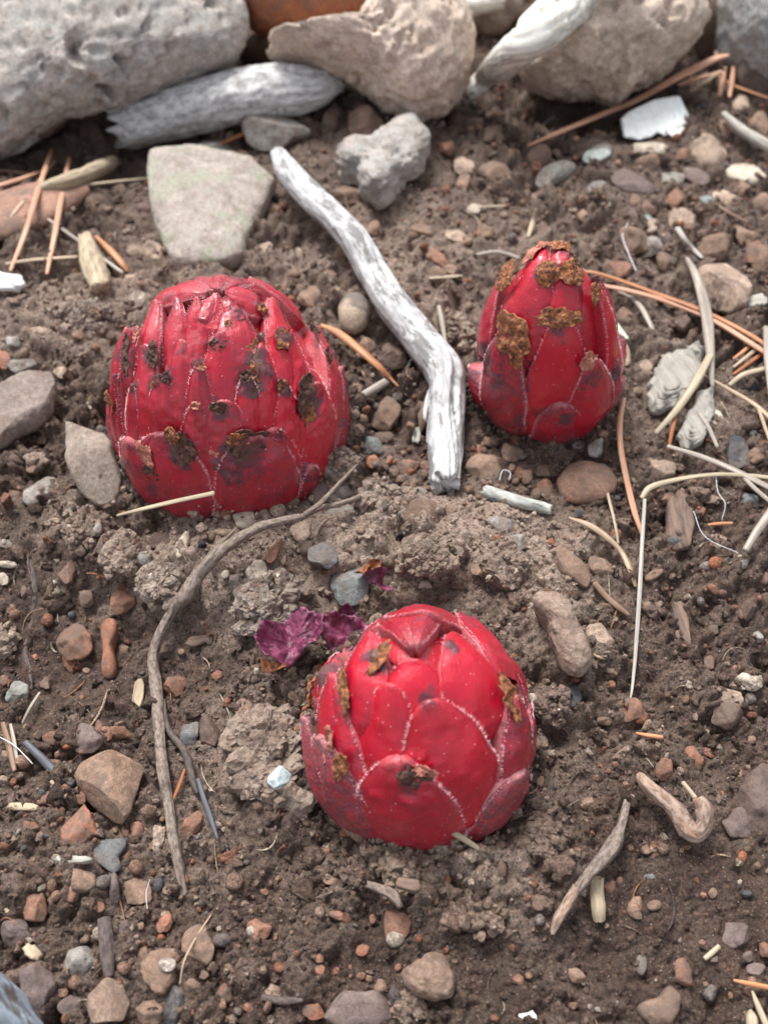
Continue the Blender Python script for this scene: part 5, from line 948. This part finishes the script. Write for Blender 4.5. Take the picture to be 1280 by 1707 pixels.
plant('broad red shoot nearest the camera with large smooth overlapping bracts', B2, Z5,
  # tipx tipy basex basey width layer shape age
  [(685, 400, 610, 240, 170, .6, 1.6, .5), (700, 400, 740, 250, 160, .8, 1.6, .5), (690, 430, 690, 700, 330, 1.0, 2.4, 0), (830, 330, 960, 640, 330, 1.6, 2.0, .05), (530, 335, 480, 640, 240, 2.0, 2.2, .1),
   (735, 272, 750, 150, 330, 1.6, 4.0, .35), (865, 230, 1010, 420, 230, 2.5, 2.0, .35),
   (600, 515, 590, 900, 270, 2.1, 2.4, 0), (735, 575, 860, 1010, 370, 2.8, 2.6, .08), (385, 475, 440, 930, 260, 3.2, 2.4, .3), (1060, 560, 1080, 880, 190, 3.6, 2.2, .5),
   (625, 795, 700, 1170, 370, 4.2, 2.6, .38), (345, 720, 450, 1130, 330, 4.4, 2.3, 1.0), (1085, 845, 1000, 1120, 270, 4.0, 2.4, .95), (280, 640, 380, 1060, 200, 4.6, 1.9, 1.0)],
  [(405, 540, 60, 140, -12, M_DRYTIP, .36), (545, 425, 60, 120, 35, M_DRYTIP, .28), (695, 895, 110, 80, 0, M_DARKTIP, .46), (735, 870, 90, 35, 15, M_ROSETIP, .5), (395, 850, 60, 110, 35, M_DRYTIP, .45), (1070, 580, 70, 130, -20, M_DRYTIP, .42),
   (275, 560, 46, 90, -5, M_DRYTIP, .38), (280, 700, 60, 90, 30, M_DARKTIP, .38), (350, 760, 40, 120, 20, M_ROSETIP, .45)],
  [(680, 215, 60, .55, 'flat'), (900, 270, 80, .62, 'flat'), (950, 320, 50, .8, 'flat'), (835, 385, 70, .62, 'flat'), (775, 360, 30, .5, 'flat'), (750, 590, 55, .52, 'flat'), (635, 815, 38, .6, 'flat'), (690, 900, 70, .95, 'pit'), (545, 430, 60, .9, 'flat'), (420, 610, 70, .55, 'flat'), (570, 465, 40, .6, 'flat'),
   (400, 860, 70, .8, 'flat'), (330, 960, 110, .4, 'flat'), (500, 1040, 120, .35, 'flat'), (700, 1140, 50, .55, 'flat'), (1060, 680, 70, .35, 'flat'), (1000, 950, 70, .4, 'flat'), (440, 940, 60, .7, 'flat'), (300, 760, 90, .6, 'flat')], nback=20, seed=3)
B1 = Body(398, 732, 3.05, 5.25, 2.0, 1.8, (-.03, 0), .18)
plant('large egg shaped red shoot at the left with long ribbed bracts', B1, Z3R,
  [(560, 195, 430, 150, 120, .4, 1.8, .6), (565, 190, 500, 110, 110, .5, 1.8, .6), (575, 190, 590, 100, 110, .6, 1.8, .5), (585, 195, 680, 120, 120, .5, 1.8, .5), (600, 215, 660, 300, 110, .8, 2, .6), (560, 215, 520, 300, 100, .8, 2, .6), (545, 200, 330, 190, 170, .5, 1.8, .4), (570, 200, 540, 330, 170, .5, 2, .4), (600, 195, 720, 220, 180, .5, 2, .4),
   (330, 225, 280, 480, 150, .9, 2.2, .3), (410, 215, 400, 480, 130, .8, 2, .35), (490, 210, 480, 480, 120, .75, 2.2, .45), (640, 245, 650, 520, 200, .9, 2.6, .4), (790, 215, 860, 560, 180, .9, 2.4, .1), (700, 100, 880, 240, 170, 1.1, 2, .4),
   (215, 330, 170, 760, 120, 1.7, 2.4, .35), (290, 395, 285, 790, 180, 1.6, 2.8, .2), (430, 375, 430, 740, 160, 1.3, 2.8, .3), (585, 345, 600, 760, 180, 1.3, 2.6, .2), (745, 390, 770, 840, 150, 1.4, 2.6, .1), (860, 340, 900, 860, 190, 1.2, 2.4, 0), (985, 310, 1040, 760, 170, 1.7, 2.4, .15),
   (600, 620, 600, 1000, 230, 2.3, 3.4, .35), (350, 520, 360, 800, 150, 1.9, 2.2, .3), (500, 480, 510, 800, 130, 1.7, 2.4, .4), (690, 520, 700, 860, 140, 1.8, 2.2, .15), (845, 560, 860, 900, 150, 1.9, 2.2, .1), (1040, 420, 1080, 760, 130, 1.9, 2.2, .3), (235, 560, 230, 860, 120, 2.2, 2.2, .35),
   (480, 640, 480, 920, 130, 2.1, 2.2, .3), (160, 520, 165, 800, 90, 2.0, 2.0, .4), (970, 550, 980, 960, 210, 2.4, 2.6, .15), (1120, 470, 1135, 850, 140, 2.6, 2.2, .5), (350, 760, 430, 1100, 330, 3.2, 2.8, .4), (720, 765, 730, 1130, 350, 3.2, 3.0, .45), (215, 790, 300, 1080, 260, 3.6, 2.6, .55), (955, 900, 940, 1060, 120, 3.4, 2.6, .5), (105, 600, 140, 930, 110, 2.4, 2.2, .6), (790, 740, 850, 1060, 190, 2.6, 2.8, .3)],
  [(740, 470, 85, 150, 8, M_DRYTIP, .2), (735, 560, 75, 70, 0, M_DARKTIP, .2), (945, 600, 95, 120, 15, M_DARKTIP, .28), (950, 680, 85, 70, 0, M_DRYTIP, .24), (850, 375, 75, 85, 20, M_DRYTIP, .22), (410, 840, 130, 110, 30, M_DARKTIP, .36), (375, 790, 60, 60, 0, M_DRYTIP, .4), (690, 820, 170, 110, -5, M_DARKTIP, .36), (660, 800, 90, 55, -10, M_DRYTIP, .4), (265, 865, 60, 80, 0, M_ROSETIP, .4), (290, 940, 80, 60, 20, M_DARKTIP, .38), (300, 570, 30, 35, 0, M_DRYTIP, .25), (110, 640, 40, 70, -10, M_DRYTIP, .32), (1108, 560, 40, 160, -8, M_DARKTIP, .3), (765, 240, 45, 35, 0, M_DRYTIP, .2), (975, 320, 70, 55, 30, M_DARKTIP, .25), (225, 350, 35, 50, 0, M_ROSETIP, .3), (615, 305, 30, 30, 0, M_DRYTIP, .2), (560, 855, 40, 30, 0, M_ROSETIP, .3), (815, 160, 60, 40, 25, M_DARKTIP, .2), (350, 535, 40, 45, 0, M_DARKTIP, .3), (500, 490, 40, 30, 0, M_ROSETIP, .3), (690, 535, 45, 40, 10, M_DARKTIP, .3), (845, 575, 40, 45, 0, M_DRYTIP, .3), (1045, 440, 45, 50, 10, M_DARKTIP, .3), (575, 395, 60, 45, 0, M_DARKTIP, .22), (180, 450, 40, 120, 5, M_DARKTIP, .28), (295, 440, 50, 80, 0, M_DARKTIP, .26), (575, 665, 70, 45, 0, M_DARKTIP, .34), (480, 655, 35, 30, 0, M_ROSETIP, .32)],
  [(180, 440, 60, .6, 'flat'), (170, 540, 50, .5, 'flat'), (290, 450, 60, .62, 'flat'), (310, 560, 60, .6, 'flat'), (575, 390, 60, .5, 'flat'), (575, 675, 75, .6, 'flat'), (740, 480, 75, .7, 'flat'), (730, 580, 60, .75, 'flat'), (760, 235, 60, .5, 'flat'), (860, 370, 60, .7, 'flat'), (975, 320, 60, .7, 'flat'), (950, 650, 85, 1, 'pit'), (1110, 600, 90, .8, 'flat'), (420, 830, 90, .9, 'flat'), (680, 840, 120, .8, 'flat'), (630, 910, 90, .6, 'flat'), (260, 890, 100, .6, 'flat'), (320, 970, 90, .6, 'flat'), (950, 930, 60, .7, 'flat'), (660, 270, 60, .5, 'flat'), (420, 430, 60, .35, 'flat'), (350, 200, 60, .4, 'flat'), (650, 120, 60, .5, 'flat'), (110, 680, 60, .6, 'flat'), (390, 240, 50, .4, 'flat'), (350, 540, 50, .7, 'flat'), (500, 490, 45, .6, 'flat'), (690, 540, 50, .7, 'flat'), (845, 580, 50, .7, 'flat'), (1045, 440, 50, .7, 'flat'), (235, 575, 50, .6, 'flat')], nback=26, seed=5, tan=False, wback=1.5)
B3 = Body(905, 660, 1.9, 5.3, 2.6, 1.8, (-.10, -.05), .28)
plant('slim pointed red shoot at the right with papery orange bract tips', B3, Z4,
  [(455, 85, 480, 220, 130, .4, 1.6, .1), (395, 85, 340, 260, 110, .6, 1.5, .1), (400, 180, 290, 450, 230, 1.1, 2.0, .2), (505, 185, 460, 420, 150, .9, 2.4, .05), (235, 200, 160, 460, 150, 1.5, 2, .4), (595, 265, 620, 720, 130, 1.5, 2.4, 0),
   (470, 365, 420, 800, 250, 1.9, 3.0, .05), (270, 400, 230, 760, 210, 2.6, 2.2, .6), (570, 530, 560, 900, 210, 2.9, 2.4, .25), (455, 700, 430, 900, 190, 3.2, 2.4, .5), (665, 535, 655, 800, 90, 2.3, 2.2, .55)],
  [(405, 205, 85, 60, 0, M_DRYTIP, .25), (505, 208, 100, 60, -8, M_DRYTIP, .25), (455, 92, 95, 60, -25, M_DRYTIP, .2), (365, 105, 50, 110, 35, M_ROSETIP, .2), (450, 382, 165, 62, -2, M_DRYTIP, .33), (265, 450, 130, 150, -15, M_DRYTIP, .36), (285, 535, 55, 80, -10, M_DRYTIP, .36), (240, 215, 100, 80, -35, M_DRYTIP, .3), (600, 282, 50, 60, 25, M_DRYTIP, .28), (572, 552, 65, 60, 0, M_ROSETIP, .4), (515, 150, 50, 30, 20, M_DARKTIP, .2)],
  [(400, 215, 60, .6, 'flat'), (510, 235, 50, .5, 'flat'), (450, 110, 50, .6, 'flat'), (440, 415, 70, .6, 'flat'), (180, 530, 100, .62, 'flat'), (240, 620, 110, .5, 'flat'), (560, 610, 80, .55, 'flat'), (555, 660, 40, .6, 'flat'), (460, 745, 50, .85, 'flat'), (600, 310, 40, .6, 'flat'), (200, 260, 50, .5, 'flat'), (660, 590, 60, .7, 'flat'), (370, 740, 60, .45, 'flat'), (300, 760, 70, .5, 'flat')], nback=22, seed=8, wback=1.2)

def bank(B, n, seed):
    r = np.random.default_rng(seed); a = r.uniform(0, 2 * math.pi, n); cl = r.random(n) < .2; size = .03 * (1 - r.random(n) * (1 - (.03 / .42) ** 1.3)) ** (-1 / 1.3); size = np.where(cl, np.minimum(size, .06), size)
    D = np.stack([np.cos(a), np.sin(a), np.zeros(n)], 1); O = B.base; hz = np.where(cl, .25 + r.exponential(.28, n), 0); psi = np.arccos(np.clip((hz - .32 * B.H) / np.hypot(hz - .32 * B.H, B.R), -1, 1))
    Dn = D * np.sin(psi)[:, None] + B.ax * np.cos(psi)[:, None]; Dn /= np.linalg.norm(Dn, axis=1, keepdims=True); S = B.O + Dn * (B.rho(Dn) + .55)[:, None]
    rad = np.hypot(*(S - O)[:, :2].T); rad2 = np.where(cl, rad, rad + r.exponential(.28, n) - .12); x, y = O[0] + D[:, 0] * rad2, O[1] + D[:, 1] * rad2
    z = np.where(cl, S[:, 2], terrain(x, y) + np.abs(r.normal(.05, .2, n)) * np.exp(-np.maximum(rad2 - rad, 0) / .4)); T, Ft = ico(2)
    sh = np.stack([T * (1 + .35 * fbm3(T * 1.9 + k, 40 + k, 2) + .12 * r.normal(size=len(T)))[:, None] for k in range(8)])[r.integers(0, 8, n)]
    V = np.einsum('nij,nvj->nvi', rand_rot(n), sh) * (size / 2 * 1.3)[:, None, None] + np.stack([x, y, z], 1)[:, None]
    col = np.repeat(crumb_col(x, y, n, size) * 1.15, len(T), 0)
    return V.reshape(-1, 3), (Ft[None] + (np.arange(n) * len(T))[:, None, None]).reshape(-1, 3), col
bk, bf, bc, bn = [], [], [], 0
for B_, n_, sd__ in ((B1, 1700, 1), (B2, 1500, 2), (B3, 900, 3)):
    v_, f_, c_ = bank(B_, n_, sd__); bk.append(v_); bf.append(f_ + bn); bc.append(c_); bn += len(v_)
add('banked_soil_crumbs', np.concatenate(bk), np.concatenate(bf), M_CRUMB, origin=(0, 0, 0), col=np.concatenate(bc), kind='stuff', smooth=False)

# torn bract scraps lying on the soil
def scrap(name, label, parts):
    root = None
    for i, (poly, m, hgt, curl, seed) in enumerate(parts):
        P = np.array(poly, float); W = np.array([hit(x, y, hgt) for x, y in P]); cz = W[:, 2].mean(); cw, rho = polar_outline(W[:, :2]); nr, nk = 14, 150; ph = np.linspace(-math.pi, math.pi, nk, endpoint=False); R_ = rho(ph) * (1 + .13 * fbm2(ph * 7, ph * 0, seed, 4, .75)); V = []
        for top in (1, 0):
            for k in range(nr):
                s = (k + .05) / (nr - .95)
                if top == 0: s = 1 - s + .004
                x = cw[0] + R_ * np.cos(ph) * s; y = cw[1] + R_ * np.sin(ph) * s
                z = cz + curl * s ** 2 * (1 + .8 * np.sin(ph * 2 + seed)) + .05 * np.sin(x * 9 + 2 * y) + .22 * fbm2(x * 2.6, y * 2.6, seed, 3) + .07 * fbm2(x * 7, y * 7, seed + 2, 3) + (.015 if top else -.015)
                V.append(np.stack([x, y, z], 1))
        V = np.concatenate(V)
        if i == 0: root = add(name, V, gridfaces(2 * nr, nk, True), m, label=label, category='bract scrap')
        else: add('torn_edge', V, gridfaces(2 * nr, nk, True), m, parent=root)
scrap('torn_bract', 'torn purple bract curling out left of the front red shoot', [
    (zp(Z5, [(72, 410), (100, 340), (160, 295), (210, 258), (262, 255), (330, 310), (345, 355), (300, 390), (250, 420), (190, 460), (110, 465)]), M_TORN, .75, .5, 1),
    (zp(Z5, [(75, 405), (100, 430), (160, 450), (200, 450), (150, 475), (95, 468)]), M_DRYTIP, .95, .05, 2),
    (zp(Z5, [(300, 310), (390, 295), (470, 290), (540, 300), (500, 350), (420, 385), (350, 385)]), M_TORN, .7, .25, 3),
    (zp(Z5, [(390, 250), (430, 238), (460, 260), (450, 300), (400, 300)]), M_TORN, .8, .2, 4)])
scrap('torn_bract', 'small torn red scrap with an orange end above the front red shoot', [
    (zp(Z5, [(480, 90), (540, 70), (585, 85), (560, 120), (610, 155), (560, 180), (520, 150)]), M_TORN, .55, .2, 5),
    (zp(Z5, [(450, 95), (480, 60), (540, 60), (560, 45), (555, 80), (510, 95), (490, 125)]), M_DRYTIP, .65, .15, 6)])
for o in C.objects:
    if '_org' in o: del o['_org']
